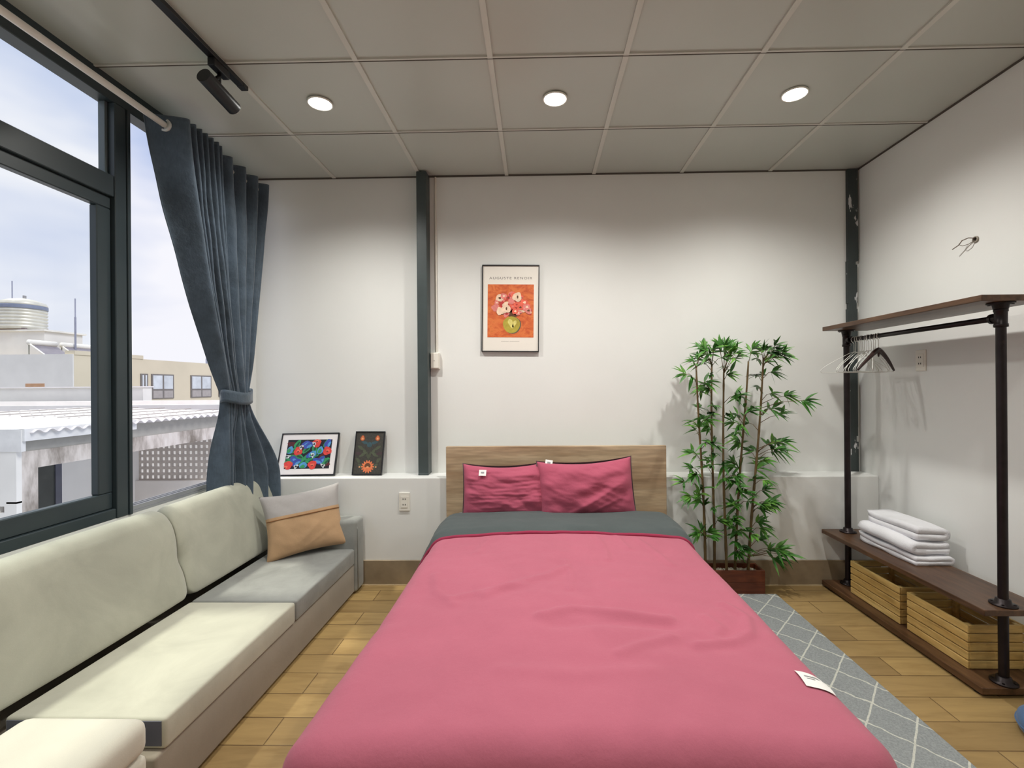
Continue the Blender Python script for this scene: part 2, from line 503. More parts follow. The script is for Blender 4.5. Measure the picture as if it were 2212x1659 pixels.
for k in range(21):
    y = curtain_pt(0.5 * k + 0.25, ROD[1]).y
    if first is None:
        bm = B()
        lathe(bm, [(0.019, -0.005), (0.021, -0.0075), (0.031, -0.0065), (0.0325, 0.0), (0.031, 0.0065), (0.021, 0.0075), (0.019, 0.005), (0.019, -0.005)], (0, 0, 0), 28, 'Y')
        first = obj('eyelet', bm, M_eye, t, True, local=True)
        e = first
    else:
        e = first.copy(); C.objects.link(e)
    e.location = (ROD[0] - t.location.x, y - t.location.y, ROD[1] - t.location.z)
    e.rotation_euler = (0, 0, math.radians(0 if k < 13 else (-25 if k % 2 else 25)))

# ------------------------------------------------------------------ bed
M_head = wood('oak_laminate', (158, 130, 100), (204, 180, 148), 0, 0.5, 14.0, 0.10)
M_sheet = fabric('grey_bed_sheet', (140, 138, 132), 0.05)
BXL, BXR = -0.56, 0.80
bed = thing('bed', 'double bed with light oak headboard against the back wall', 'bed', (0.12, 2.05, 0))
bm = B(); box(bm, -0.585, 0.828, 3.052, 3.085, 0.0, 0.908, 0.003, 2)
obj('headboard', bm, M_head, bed)
bm = B(); box(bm, -0.50, 0.74, 1.05, 3.051, 0.0112, 0.20, 0.004, 1)
obj('base', bm, M_head, bed)
def mat_fn():
    bm = B(); box(bm, -0.525, 0.765, 1.03, 3.05, 0.20, 0.500, 0.05, 5)
    return bm
obj('mattress', mat_fn(), M_sheet, bed, True)

# duvet: a sheet draped over the mattress
PINK = (186, 103, 122)
M_duvet = fabric('dusty_pink_cotton', PINK, 0.05, 0.92, 700, 0.10, 0.10, 2.5, 0.30)
M_pill = fabric('pink_pillow_cotton', (180, 88, 110), 0.06, 0.92, 700, 0.10, 0.08, 5, 0.35)
M_grey = fabric('charcoal_grey_cotton', (82, 90, 90), 0.06, 0.92, 700, 0.10, 0.10, 4, 0.25)
DC = 0.12; DWf = 0.59; DR = 0.085; ZD = 0.512
YF = 1.085          # start of the foot curve
RIDGES = [([(-0.196, 1.757), (-0.08, 1.86), (0.035, 1.93), (0.11, 2.02)], 0.007, 0.024),
          ([(-0.31, 1.74), (-0.18, 1.80), (-0.05, 1.84)], 0.005, 0.02),
          ([(0.013, 1.59), (0.12, 1.63), (0.22, 1.615), (0.426, 1.577)], 0.010, 0.026),
          ([(0.05, 1.53), (0.25, 1.55), (0.42, 1.53)], -0.005, 0.03),
          ([(0.66, 1.70), (0.70, 1.61), (0.66, 1.50), (0.60, 1.455), (0.476, 1.423)], 0.008, 0.02),
          ([(0.234, 1.37), (0.31, 1.42), (0.407, 1.462)], 0.006, 0.02),
          ([(0.56, 1.60), (0.585, 1.53), (0.54, 1.47)], 0.005, 0.018),
          ([(0.30, 2.42), (0.32, 2.25), (0.31, 2.12)], 0.005, 0.018),
          ([(0.40, 2.43), (0.43, 2.27)], 0.005, 0.018), ([(0.50, 2.41), (0.55, 2.22), (0.58, 2.08)], 0.005, 0.02),
          ([(-0.25, 2.38), (-0.28, 2.2)], 0.004, 0.02), ([(0.12, 2.1), (0.14, 1.95), (0.12, 1.80)], 0.004, 0.015),
          ([(-0.42, 1.95), (-0.38, 1.80), (-0.30, 1.69)], 0.005, 0.022),
          ([(-0.1, 1.30), (0.1, 1.27), (0.3, 1.29)], 0.004, 0.03)]
def ridge_h(x, y):
    h = 0.0
    for pts, a, w in RIDGES:
        best = 9
        for (p, q) in zip(pts, pts[1:]):
            dx, dy = q[0] - p[0], q[1] - p[1]
            s = max(0, min(1, ((x - p[0]) * dx + (y - p[1]) * dy) / (dx * dx + dy * dy)))
            d = (x - p[0] - s * dx) ** 2 + (y - p[1] - s * dy) ** 2
            if d < best: best = d
        if best < (5 * w) ** 2: h += 1.9 * a * (math.exp(-best / (w * w)) - 0.35 * math.exp(-best / (4.5 * w * w)))
    return h
def fold(d, r, drop, flare):
    """distance past the flat part -> (outward, downward)"""
    q = r * PI / 2
    if d <= 0: return 0.0, 0.0
    if d < q: return r * math.sin(d / r), r * (1 - math.cos(d / r))
    e = d - q
    return r + flare * e, r + e
def duvet_pt(sx, sy, lift=0.0):
    """sx signed cloth distance from the bed's centre line, sy cloth y (may run past the foot)"""
    dx = max(0, abs(sx) - DWf); dy = max(0, YF - sy)
    sg = 1 if sx > 0 else -1
    r = DR + lift
    if dx > 0 and dy > 0:
        d = math.hypot(dx, dy); fl = 0.12 + 0.55 * (2 * min(dx, dy) / (dx + dy)) ** 2 * 0.6
        o_, dn = fold(d, r, 1, fl); ox, oy = o_ * dx / d, o_ * dy / d
    else:
        ox, dn1 = fold(dx, r, 1, 0.07); oy, dn2 = fold(dy, r, 1, 0.12); dn = max(dn1, dn2)
    xf = max(-DWf, min(DWf, sx)); yf = max(YF, sy)
    x = DC + xf + sg * ox; y = yf - oy
    crown = 0.016 * (1 - (xf / DWf) ** 2)
    if sg < 0: x -= 0.030 * sstep(1.7, 0.95, y) * min(1, ox / DR)
    z = ZD + lift + crown * max(0, 1 - dn * 4) - dn
    # soft creases
    n1 = noise.noise(Vector((x * 3.1, y * 2.6 + z * 2, 0.3))); n2 = noise.noise(Vector((x * 9 + y * 3, y * 12 + z * 5, 4.1)))
    n3 = noise.noise(Vector((x * 26, y * 20 + z * 16, 2.2)))
    w = 0.008 * n1 + 0.0042 * n2 * (0.4 + 0.6 * max(0, noise.noise(Vector((x * 2, y * 1.7, 8.8))) + 0.5)) + 0.0010 * n3
    side = min(1, dn * 6)
    z += w * (1 - side) + ridge_h(x, y) * (1 - side)
    # hanging folds on the drop
    ph = sy if dx > dy else sx
    amp = 0.016 * min(1, max(0, dn - 0.05) * 4)
    wave = amp * (math.sin(ph * 17 + 2 * n1 * 3) + 0.5 * math.sin(ph * 31 + 1.3))
    if dx >= dy: x += sg * (wave * 0.7 + w * side)
    else: y -= wave + w * side
    return Vector((x, y, max(z, 0.02)))
duvet = thing('duvet', 'pink cotton duvet spread over the bed, charcoal lining folded back at the top', 'duvet', (0.12, 1.95, 0.5))
HANG = 0.40
SX = DWf + DR * PI / 2 + HANG - 0.06
bm = B()
grid(bm, 210, 240, lambda u, v: duvet_pt(-SX + 2 * SX * u, 2.70 + (YF - DR * PI / 2 - 0.40 - 2.70) * v))
o = obj('cover', bm, M_duvet, duvet, True)
md = o.modifiers.new('t', 'SOLIDIFY'); md.thickness = 0.014; md.offset = -1
def cuff_pt(u, v):
    # v 0 = front lip, 1 = head edge
    sx = -(SX - 0.10) + 2 * (SX - 0.10) * u
    y0 = 2.470 - 0.05 * (abs(sx) / SX) ** 2 + 0.006 * noise.noise(Vector((sx * 6, 0, 0)))
    y1 = 2.885
    y = y0 + (y1 - y0) * v
    lift = 0.016 * math.sin(min(1, v * 6) * PI / 2) + 0.004
    p = duvet_pt(sx, y, lift + 0.012 * math.sin(v * PI) )
    if u < 0.5: p.x -= 0.42 * max(0, ZD - p.z - 0.05)
    if v > 0.9: p.z -= 0.05 * ((v - 0.9) / 0.1) ** 2
    p.z += 0.004 * noise.noise(Vector((p.x * 4, p.y * 16, 9)))
    return p
bm = B(); grid(bm, 180, 36, cuff_pt)
o = obj('folded_cuff', bm, M_grey, duvet, True); o['label'] = 'charcoal grey lining turned back over the top edge'
md = o.modifiers.new('t', 'SOLIDIFY'); md.thickness = 0.010; md.offset = -1
bm = B()                                        # pink lip along the folded edge
tube(bm, [cuff_pt(i / 120, 0.0) + Vector((0, -0.004, -0.002)) for i in range(121)], 0.010, 8)
obj('piped_edge', bm, plain('deep_pink_piping', (150, 44, 74), 0.9), duvet, True)
# sewn label on the duvet
M_tag = plain('white_care_label', (240, 238, 234), 0.8, var=0.02)
M_tagtxt = plain('grey_label_print', (150, 150, 152), 0.8)
bm = B()
c4 = [(0.698, 1.313), (0.768, 1.294), (0.757, 1.226), (0.692, 1.244)]
def tagpt(u, v):
    a = [c4[0][k] + (c4[1][k] - c4[0][k]) * u for k in (0, 1)]; b_ = [c4[3][k] + (c4[2][k] - c4[3][k]) * u for k in (0, 1)]
    x = a[0] + (b_[0] - a[0]) * v; y = a[1] + (b_[1] - a[1]) * v
    p = duvet_pt(x - DC, y) if abs(x - DC) <= DWf else duvet_pt(math.copysign(DWf + DR * math.asin(min(1, (abs(x - DC) - DWf) / DR)), x - DC), y)
    return p + Vector((0.001, 0, 0.0035 + 0.003 * math.sin(v * 3)))
grid(bm, 8, 8, tagpt)
tg = obj('label_tag', bm, M_tag, duvet, True); tg['label'] = 'white care label near the right edge'
bm = B()
for (u0, u1, v0, v1) in [(0.18, 0.70, 0.34, 0.40), (0.22, 0.5, 0.50, 0.54), (0.5, 0.66, 0.26, 0.29)]:
    grid(bm, 4, 1, lambda u, v: tagpt(u0 + (u1 - u0) * u, v0 + (v1 - v0) * v) + Vector((0, 0, 0.001)))
obj('print', bm, M_tagtxt, tg)

def pillow_half(bm, w, h, T, side, n=40, v0=-1.0, v1=1.0, pinch=0.07, seed=0, wr=1.0, sagc=0.0):
    def fn(a, b_):
        u = -1 + 2 * a; v = v0 + (v1 - v0) * b_
        x = w / 2 * u * (1 - pinch * (1 - v * v)); z = h / 2 * v * (1 - pinch * (1 - u * u))
        m = max(0, (1 - u * u) * (1 - v * v))
        y = T / 2 * (m ** 0.42)
        nn = noise.noise(Vector((u * 2.2 + seed, v * 2.6, seed))) * 0.014 + noise.noise(Vector((u * 1.6 - v * 2.4 + seed, (v + u) * 5.2, seed + 3))) * 0.0035 + (0.004 * noise.noise(Vector((u * 2.5, v * 11, 3.3))) if seed < 3 else 0) + noise.noise(Vector((u * 7, v * 16 + u * 4 + seed, seed + 5))) * 0.0012
        y += wr * (0.0065 if seed > 3 else 0.0015) * math.exp(-((v + 0.30 - 0.9 * (u - 0.2)) / 0.085) ** 2) * math.exp(-((u - 0.1) / 0.5) ** 2) + wr * (0.006 if seed > 3 else 0.002) * math.exp(-((v + 0.62 - 0.7 * (u - 0.3)) / 0.07) ** 2) * math.exp(-((u - 0.25) / 0.4) ** 2)
        y += nn * wr * min(1, m * 3)
        z -= sagc * (1 - u * u) * (v + 1) * 0.5
        return Vector((x, -side * y, z + h / 2))
    grid(bm, n, max(4, int(n * (v1 - v0) / 2)), fn)

def bed_pillow(label, loc, rot, w, h, T, seed, tagpos=None, fold_top=False):
    p = thing('pillow', label, 'pillow', loc, rot, )
    bm = B(); pillow_half(bm, w, h, T, 1, 56, seed=seed, pinch=0.025, wr=1.4, sagc=0.025)
    obj('pillowcase', bm, M_pill, p, True, local=True)
    bm = B(); pillow_half(bm, w + 0.012, h + 0.006, T * 0.9, -1, 30, seed=seed + 1, pinch=0.025, sagc=0.02)
    g = obj('back_panel', bm, M_grey2, p, True, local=True); g['label'] = 'grey underside of the pillowcase'
    if tagpos:
        x, z, y, a = tagpos
        bm = B(); box(bm, -0.022, 0.022, -0.001, 0.001, -0.019, 0.019)
        M = Matrix.Translation((x, y, z)) @ Matrix.Rotation(a, 4, 'Y') @ Matrix.Rotation(math.radians(-20), 4, 'X')
        for v in bm.verts: v.co = M @ v.co
        tg = obj('label_tag', bm, M_tag, p, local=True)
        bm = B(); box(bm, -0.010, 0.010, -0.0022, -0.0012, -0.004, 0.006)
        for v in bm.verts: v.co = M @ v.co
        obj('print', bm, M_tagtxt, tg, local=True)
    return p
M_grey2 = fabric('pale_grey_cotton', (150, 140, 140), 0.05)
bed_pillow('flatter pink pillow on the left, white label at its upper left corner', (-0.185, 2.865, 0.505), (math.radians(-14), math.radians(-1.5), math.radians(-1)),
           0.53, 0.325, 0.17, 1.0, (-0.135, 0.262, -0.074, 0.05))
bed_pillow('plumper pink pillow on the right, taller, creased across its front', (0.305, 2.845, 0.505), (math.radians(-12), math.radians(-2.5), math.radians(2)),
           0.575, 0.348, 0.21, 5.0, (-0.215, 0.336, -0.012, 0.2))

# ------------------------------------------------------------------ sofa
M_sofal = fabric('cream_grey_velvet', (188, 187, 170), 0.13, 0.8, 500, 0.06, 0.35, 3.5, 0.12)
M_sofab = fabric('sage_grey_velvet', (172, 173, 158), 0.15, 0.8, 500, 0.06, 0.35, 3.5, 0.12)
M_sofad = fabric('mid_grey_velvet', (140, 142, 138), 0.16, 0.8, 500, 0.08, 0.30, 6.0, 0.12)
M_sofaf = fabric('taupe_velvet', (152, 143, 128), 0.06, 0.85, 500, 0.06, 0.25, 4.0, 0.10)
sofa = thing('sofa', 'long low grey velvet sofa under the window with sloping back cushions', 'sofa', (-1.5, 2.2, 0))
bm = B(); box(bm, -1.93, -1.147, 1.40, 3.07, 0.012, 0.19, 0.012, 3)
obj('base', bm, M_sofaf, sofa, True)
bm = B(); box(bm, -1.95, -1.855, 0.55, 3.05, 0.19, 0.60, 0.02, 3)
obj('back_frame', bm, M_sofad, sofa, True)
bm = B(); box(bm, -1.93, -1.50, 0.55, 1.40, 0.012, 0.245, 0.015, 3)
obj('corner_platform', bm, M_sofad, sofa, True)
def rounded_box(x0, x1, y0, y1, z0, z1, bev, seg=5, puff=0.0, sub=14):
    bm = B(); box(bm, x0, x1, y0, y1, z0, z1, bev, seg)
    return bm
bm = B(); box(bm, -1.60, -1.130, 2.945, 3.082, 0.010, 0.462, 0.024, 4)
arm = obj('armrest', bm, M_sofad, sofa, True)
bm = B()
for yy in (2.966,):
    tube(bm, [(-1.1285, yy, 0.03), (-1.1285, yy, 0.40), (-1.135, yy, 0.425)], 0.003, 6)
obj('piping', bm, M_sofad, arm, True)
def seat(name, y0, y1, mat_top, label):
    # cushion with slightly domed top
    bm = B()
    x0, x1, z0, z1 = -1.646, -1.140, 0.191, 0.288
    box(bm, x0, x1, y0, y1, z0, z1, 0.012, 4)
    o = obj(name, bm, mat_top, sofa, True); o['label'] = label
    return o
s1 = seat('seat_cushion', 1.430, 2.216, M_sofal, 'pale cream-grey seat cushion at the near end')
s2 = seat('seat_cushion', 2.222, 2.944, M_sofad, 'far end seat cushion, grey darkened to paint in the curtain shade')  # darker velvet paints the curtain's shade into this seat's colour
# near end fabric flap of the near seat cushion
bm = B(); box(bm, -1.635, -1.152, 1.4275, 1.4302, 0.205, 0.280)
obj('end_panel', bm, plain('dark_grey_lining', (92, 94, 104), 0.9), s1)
def back_cushion(y0, y1, label):
    prof = [(-1.662, 0.300), (-1.648, 0.325), (-1.668, 0.44), (-1.700, 0.57), (-1.728, 0.665), (-1.748, 0.703), (-1.772, 0.724), (-1.805, 0.731),
            (-1.834, 0.718), (-1.849, 0.68), (-1.849, 0.50), (-1.82, 0.40), (-1.78, 0.31), (-1.72, 0.296)]
    # smooth the profile
    P = [Vector((a, b)) for a, b in prof]
    fine = []
    n = len(P)
    for i in range(n):
        p0, p1, p2, p3 = P[i - 1], P[i], P[(i + 1) % n], P[(i + 2) % n]
        for s in (0, 0.25, 0.5, 0.75):
            fine.append(0.5 * ((2 * p1) + (p2 - p0) * s + (2 * p0 - 5 * p1 + 4 * p2 - p3) * s * s + (3 * p1 - p0 - 3 * p2 + p3) * s ** 3))
    cen = Vector((-1.735, 0.48))
    bm = B(); rings = []
    L = y1 - y0; rb = 0.05
    st = []
    for a in range(0, 9):
        th = PI / 2 * a / 8
        st.append((rb * (1 - math.cos(th)) , rb * (1 - math.sin(th))))
    # distances from the end and inset
    ysteps = [(y0 + d, ins) for d, ins in [(rb * (1 - math.sin(PI / 2 * (1 - a / 8))), rb * (1 - math.cos(PI / 2 * (1 - a / 8)))) for a in range(9)]]
    mid = [(y0 + rb + (L - 2 * rb) * k / 20, 0.0) for k in range(1, 20)]
    end = [(y1 - (yy - y0), ins) for yy, ins in reversed(ysteps)]
    allst = ysteps + mid + end
    for yy, ins in allst:
        tt = (yy - y0) / L
        puff = 0.004 * math.sin(PI * tt) ** 0.6
        ring = []
        for p in fine:
            d = p - cen; l = d.length
            q = cen + d * max(0.05, (l - ins * 0.9 + puff - 0.006) / l)
            w = 0.004 * noise.noise(Vector((yy * 5, q.x * 9, q.y * 9)))
            ring.append(bm.verts.new(Vector((q.x + w, yy, q.y + w))))
        rings.append(ring)
    m_ = len(fine)
    for A, D in zip(rings, rings[1:]):
        for k in range(m_):
            f = bm.faces.new((A[k], A[(k + 1) % m_], D[(k + 1) % m_], D[k])); f.smooth = True
    bm.faces.new(rings[0]); bm.faces.new(rings[-1][::-1])
    o = obj('back_cushion', bm, M_sofab, sofa, True); o['label'] = label
    return o
back_cushion(1.37, 2.225, 'near back cushion of the sofa')
back_cushion(2.232, 3.088, 'far back cushion of the sofa')

# ottoman at the near end
ott = thing('ottoman', 'cream square-edged ottoman at the near end of the sofa, bottom left corner', 'ottoman', (-1.30, 1.05, 0))
M_ott = fabric('cream_velvet', (206, 203, 188), 0.07, 0.85, 500, 0.06, 0.3, 4.0, 0.12)
bm = B(); box(bm, -1.487, -1.118, 0.72, 1.352, 0.25, 0.358, 0.035, 5)
obj('cushion_top', bm, M_ott, ott, True)
bm = B(); box(bm, -1.483, -1.122, 0.725, 1.348, 0.02, 0.252, 0.02, 3)
obj('body', bm, M_ott, ott, True)

# scatter cushion
M_tan = fabric('tan_suede', (190, 156, 120), 0.09, 0.9, 400, 0.08, 0.2, 6, 0.15)
M_lgrey = fabric('light_grey_suede', (172, 168, 166), 0.06, 0.9, 400, 0.08, 0.2, 6, 0.15)
cu = thing('throw_pillow', 'square throw pillow, grey top band over tan suede, leaning in the sofa corner', 'pillow', (-1.375, 2.838, 0.296), (math.radians(-20), math.radians(-5), math.radians(33)))
cw, ch, cT = 0.455, 0.39, 0.15
SPL = 0.28
bm = B(); pillow_half(bm, cw, ch, cT, 1, 40, -1.0, SPL, 0.10, 11, 0.5)
obj('lower_panel', bm, M_tan, cu, True, local=True)['label'] = 'tan suede lower panel'
bm = B(); pillow_half(bm, cw, ch, cT, 1, 40, SPL, 1.0, 0.10, 11, 0.5)
obj('upper_panel', bm, M_lgrey, cu, True, local=True)['label'] = 'light grey upper panel'
bm = B(); pillow_half(bm, cw, ch, cT, -1, 30, -1, 1, 0.10, 12, 0.4)
obj('back_panel', bm, M_lgrey, cu, True, local=True)
bm = B()
def seam(a):
    u = -1 + 2 * a; v = SPL - 0.10
    m = max(0, (1 - u * u) * (1 - v * v))
    return Vector((cw / 2 * u * (1 - 0.1 * (1 - v * v)), -(cT / 2 * m ** 0.42 + 0.003), ch / 2 * v * (1 - 0.1 * (1 - u * u)) + ch / 2))
tube(bm, [seam(0.01 + 0.98 * i / 40) for i in range(41)], 0.003, 6)
obj('seam', bm, plain('brown_seam', (140, 98, 62), 0.9), cu, True, local=True)

# ------------------------------------------------------------------ rug
def rug_mat():
    m, nt, N, L, b = nmat('grey_trellis_rug')
    vec = mapped(nt)
    wob = tnoise(nt, 14, 2, vec)
    sp = N.new('ShaderNodeSeparateXYZ'); L.new(vec, sp.inputs[0])
    def math_(op, a, b_=None, c=None):
        n = N.new('ShaderNodeMath'); n.operation = op
        for i, v in enumerate((a, b_, c)):
            if v is None: continue
            if hasattr(v, 'is_output'): L.new(v, n.inputs[i])
            else: n.inputs[i].default_value = v
        return n.outputs[0]
    px, py = 0.190, 0.218
    xx = math_('ADD', math_('DIVIDE', math_('SUBTRACT', sp.outputs[0], 1.448), px), math_('MULTIPLY', wob, 0.16))
    yy = math_('ADD', math_('DIVIDE', math_('SUBTRACT', sp.outputs[1], 2.275), py), math_('MULTIPLY', wob, 0.10))
    def linef(s):
        v = math_('ADD' if s > 0 else 'SUBTRACT', yy, xx)
        fr = math_('FRACT', math_('ADD', v, 0.5 + 50))
        d = math_('ABSOLUTE', math_('SUBTRACT', fr, 0.5))
        return math_('LESS_THAN', d, 0.024)
    ln = math_('MAXIMUM', linef(1), linef(-1))
    f = tnoise(nt, 160, 3, vec)
    g = ramp(nt, f, [(0.3, lin(132, 137, 138)), (0.7, lin(158, 163, 163))])
    wl = ramp(nt, f, [(0.3, lin(186, 188, 178)), (0.7, lin(212, 213, 204))])
    L.new(mix_col(nt, ln, g, wl), b.inputs['Base Color'])
    b.inputs['Roughness'].default_value = 0.95; b.inputs['Specular IOR Level'].default_value = 0.1
    add_bump(nt, b, f, 0.5, 0.006)
    return m
bm = B(); box(bm, -0.15, 1.462, 1.05, 2.945, 0.001, 0.010, 0.003, 2)
tag(obj('rug', bm, rug_mat()), 'grey rug with white diamond trellis lines on the floor right of the bed', 'rug')

# ------------------------------------------------------------------ clothes rack
M_dwood = wood('dark_walnut_board', (60, 39, 25), (108, 78, 54), 1, 0.36, 18, 0.12)
M_pipe = plain('black_iron_pipe', (40, 33, 34), 0.38, metal=0.6, var=0.2, scale=20)
rack = thing('clothes_rack', 'dark wood and black pipe open wardrobe rack along the right wall', 'clothes rack', (1.96, 2.53, 0))
SHX0, SHX1 = 1.822, 2.105
def board(z0, z1, y0, y1, label=None, x0=SHX0, x1=SHX1):
    bm = B(); box(bm, x0, x1, y0, y1, z0, z1, 0.003, 2)
    o = obj('shelf_board', bm, M_dwood, rack)
    if label: o['label'] = label
    return o
board(1.629, 1.655, 1.978, 3.060, 'top board'); board(0.340, 0.365, 1.978, 3.085, 'seat height board'); board(0.012, 0.040, 1.990, 3.085, 'bottom board')
for (xx, yy) in [(1.85, 2.03), (2.07, 2.03), (1.85, 3.05), (2.07, 3.05)]:
    bm = B(); cyl(bm, (xx, yy, 0.0), (xx, yy, 0.0125), 0.02, 14); obj('foot_pad', bm, M_black, rack)
PX = 1.948
for (yy, lab) in [(2.030, 'near upright pipe'), (3.020, 'far upright pipe')]:
    bm = B()
    r = 0.0175
    cyl(bm, (PX, yy, 0.040), (PX, yy, 0.342), r, 20)
    cyl(bm, (PX, yy, 0.364), (PX, yy, 1.630), r, 20)
    up = obj('upright_pipe', bm, M_pipe, rack, True); up['label'] = lab
    es = up.modifiers.new('e', 'EDGE_SPLIT'); es.split_angle = 0.9
    for z0, s in ((0.040, 1), (0.365, 1), (1.629, -1)):
        bm = B()
        lathe(bm, [(0.0, 0.0), (0.046, 0.0), (0.046, s * 0.006), (0.028, s * 0.009), (0.025, s * 0.026), (0.018, s * 0.028)], (PX, yy, z0), 26)
        for q in range(4):
            a = PI / 4 + q * PI / 2
            cyl(bm, (PX + 0.036 * math.cos(a), yy + 0.036 * math.sin(a), z0 + s * 0.004), (PX + 0.036 * math.cos(a), yy + 0.036 * math.sin(a), z0 + s * 0.010), 0.005, 8)
        obj('flange', bm, M_pipe, up)
    bm = B(); lathe(bm, [(0.019, -0.040), (0.024, -0.038), (0.024, -0.026), (0.0215, -0.024), (0.0215, 0.024), (0.024, 0.026), (0.024, 0.038), (0.019, 0.040)], (PX, yy, 1.566), 24)
    s = 1 if yy < 2.5 else -1
    cyl(bm, (PX, yy, 1.566), (PX, yy + s * 0.036, 1.566), 0.018, 18); cyl(bm, (PX, yy + s * 0.030, 1.566), (PX, yy + s * 0.042, 1.566), 0.0215, 18)
    obj('tee_fitting', bm, M_pipe, up)
bm = B(); cyl(bm, (PX, 2.06, 1.566), (PX, 2.99, 1.566), 0.0125, 18)
obj('hanging_rail', bm, M_pipe, rack, True)

# crates
M_pine = wood('pine_slat', (190, 152, 84), (226, 194, 124), 1, 0.55, 16, 0.15)
M_pine2 = wood('pine_slat_cross', (190, 152, 84), (226, 194, 124), 0, 0.55, 16, 0.15)
def crate(label, y0, y1):
    x0, x1, z0, z1 = 1.880, 2.130, 0.040, 0.236
    t = thing('wooden_crate', label, 'crate', ((x0 + x1) / 2, (y0 + y1) / 2, z0), group='slatted pine crates on the rack')
    n = 5; p = (z1 - z0) / n; hh = p * 0.86; th = 0.011
    def panel(name, xa, xb, ya, yb, mat):
        bm = B()
        for k in range(n): box(bm, xa, xb, ya, yb, z0 + k * p + 0.002, z0 + k * p + 0.002 + hh, 0.002, 1)
        return obj(name, bm, mat, t)
    panel('front_panel', x0, x0 + th, y0, y1, M_pine)
    panel('rear_panel', x1 - th, x1, y0, y1, M_pine)
    panel('side_panel', x0 + th, x1 - th, y0, y0 + th, M_pine2)
    panel('side_panel', x0 + th, x1 - th, y1 - th, y1, M_pine2)
    for (xx, yy) in [(x0 + th, y0 + th), (x0 + th, y1 - th - 0.02), (x1 - th - 0.02, y0 + th), (x1 - th - 0.02, y1 - th - 0.02)]:
        bm = B(); box(bm, xx, xx + 0.02, yy, yy + 0.02, z0 + 0.002, z1 - 0.006); obj('corner_block', bm, M_pine, t)
    bm = B(); box(bm, x0 + th, x1 - th, y0 + th, y1 - th, z0 + 0.003, z0 + 0.012)
    obj('bottom_board', bm, M_pine2, t)
crate('slatted pine crate on the rack bottom board, nearer one beside the near pipe', 2.120, 2.462)
crate('slatted pine crate on the rack bottom board, farther one beside the plant side', 2.510, 2.896)

# towels : folded stack, cross-section seen from the near end
M_towel = plain('white_terry', (236, 236, 240), 0.95, var=0.03, scale=12, bump=0.5, bscale=260, spec=0.1, sheen=0.3)
def towel(label, x0, x1, y0, y1, z0, h, layers, seed, flip=False):
    t = thing('folded_towel', label, 'towel', ((x0 + x1) / 2, (y0 + y1) / 2, z0), group='white towels on the rack')
    # serpentine profile in XZ, extruded along Y
    th = h / layers
    pts = []
    r = th / 2
    xa, xb = x0 + r, x1 - r
    for k in range(layers):
        z = z0 + th * (k + 0.5)
        left_to_right = (k % 2 == 0) != flip
        seq = [xa + (xb - xa) * i / 10 for i in range(11)]
        if not left_to_right: seq = seq[::-1]
        pts += [(x, z) for x in seq]
        if k < layers - 1:
            ex = seq[-1]; sg = 1 if left_to_right else -1
            for q in (1, 2, 3):
                a = -PI / 2 + PI * q / 4
                pts.append((ex + sg * r * 1.05 * math.cos(a), z + th / 2 + th / 2 * math.sin(a)))
    P = [Vector((x, 0, z)) for x, z in pts]
    def off(i, d):
        a = P[max(0, i - 1)]; b_ = P[min(len(P) - 1, i + 1)]
        tt = (b_ - a).normalized(); nn = Vector((-tt.z, 0, tt.x))
        return P[i] + nn * d
    hw = r * 0.90
    loop = [off(i, hw) for i in range(len(P))] + [off(i, -hw) for i in reversed(range(len(P)))]
    bm = B(); rings = []
    NY = 16
    for j in range(NY + 1):
        s = j / NY; yy = y0 + (y1 - y0) * s
        ring = []
        for p in loop:
            w = noise.noise(Vector((p.x * 11 + seed, yy * 8, p.z * 30))) * 0.009
            ed = 1 - 0.09 * (2 * s - 1) ** 6
            rel = (p.z - z0) / h
            sl = 0.018 * noise.noise(Vector((yy * 5 + seed, p.x * 4, 0.5))) * rel
            ring.append(bm.verts.new(Vector(((p.x - (x0 + x1) / 2) * ed + (x0 + x1) / 2 + w, yy + 0.010 * noise.noise(Vector((p.x * 9, p.z * 40, seed))), max(z0 + 0.0005, z0 + (p.z - z0) * (0.96 + 0.04 * math.sin(PI * s)) + w * 0.3 * rel + sl)))))
        rings.append(ring)
    m_ = len(loop); nn = len(P)
    for A, D in zip(rings, rings[1:]):
        for k in range(m_):
            f = bm.faces.new((A[k], A[(k + 1) % m_], D[(k + 1) % m_], D[k])); f.smooth = True
    for ring in (rings[0], rings[-1]):
        for k in range(nn - 1):
            bm.faces.new((ring[k], ring[k + 1], ring[m_ - 2 - k], ring[m_ - 1 - k]))
    obj('terry_cloth', bm, M_towel, t, True)
    return t
towel('white towel at the bottom of the folded stack on the rack', 1.905, 2.120, 2.455, 2.880, 0.3655, 0.050, 2, 1)
towel('white towel in the middle of the folded stack on the rack', 1.915, 2.128, 2.470, 2.870, 0.4165, 0.066, 2, 5, True)
towel('white towel on top of the folded stack on the rack', 1.930, 2.118, 2.485, 2.850, 0.4835, 0.070, 2, 9)

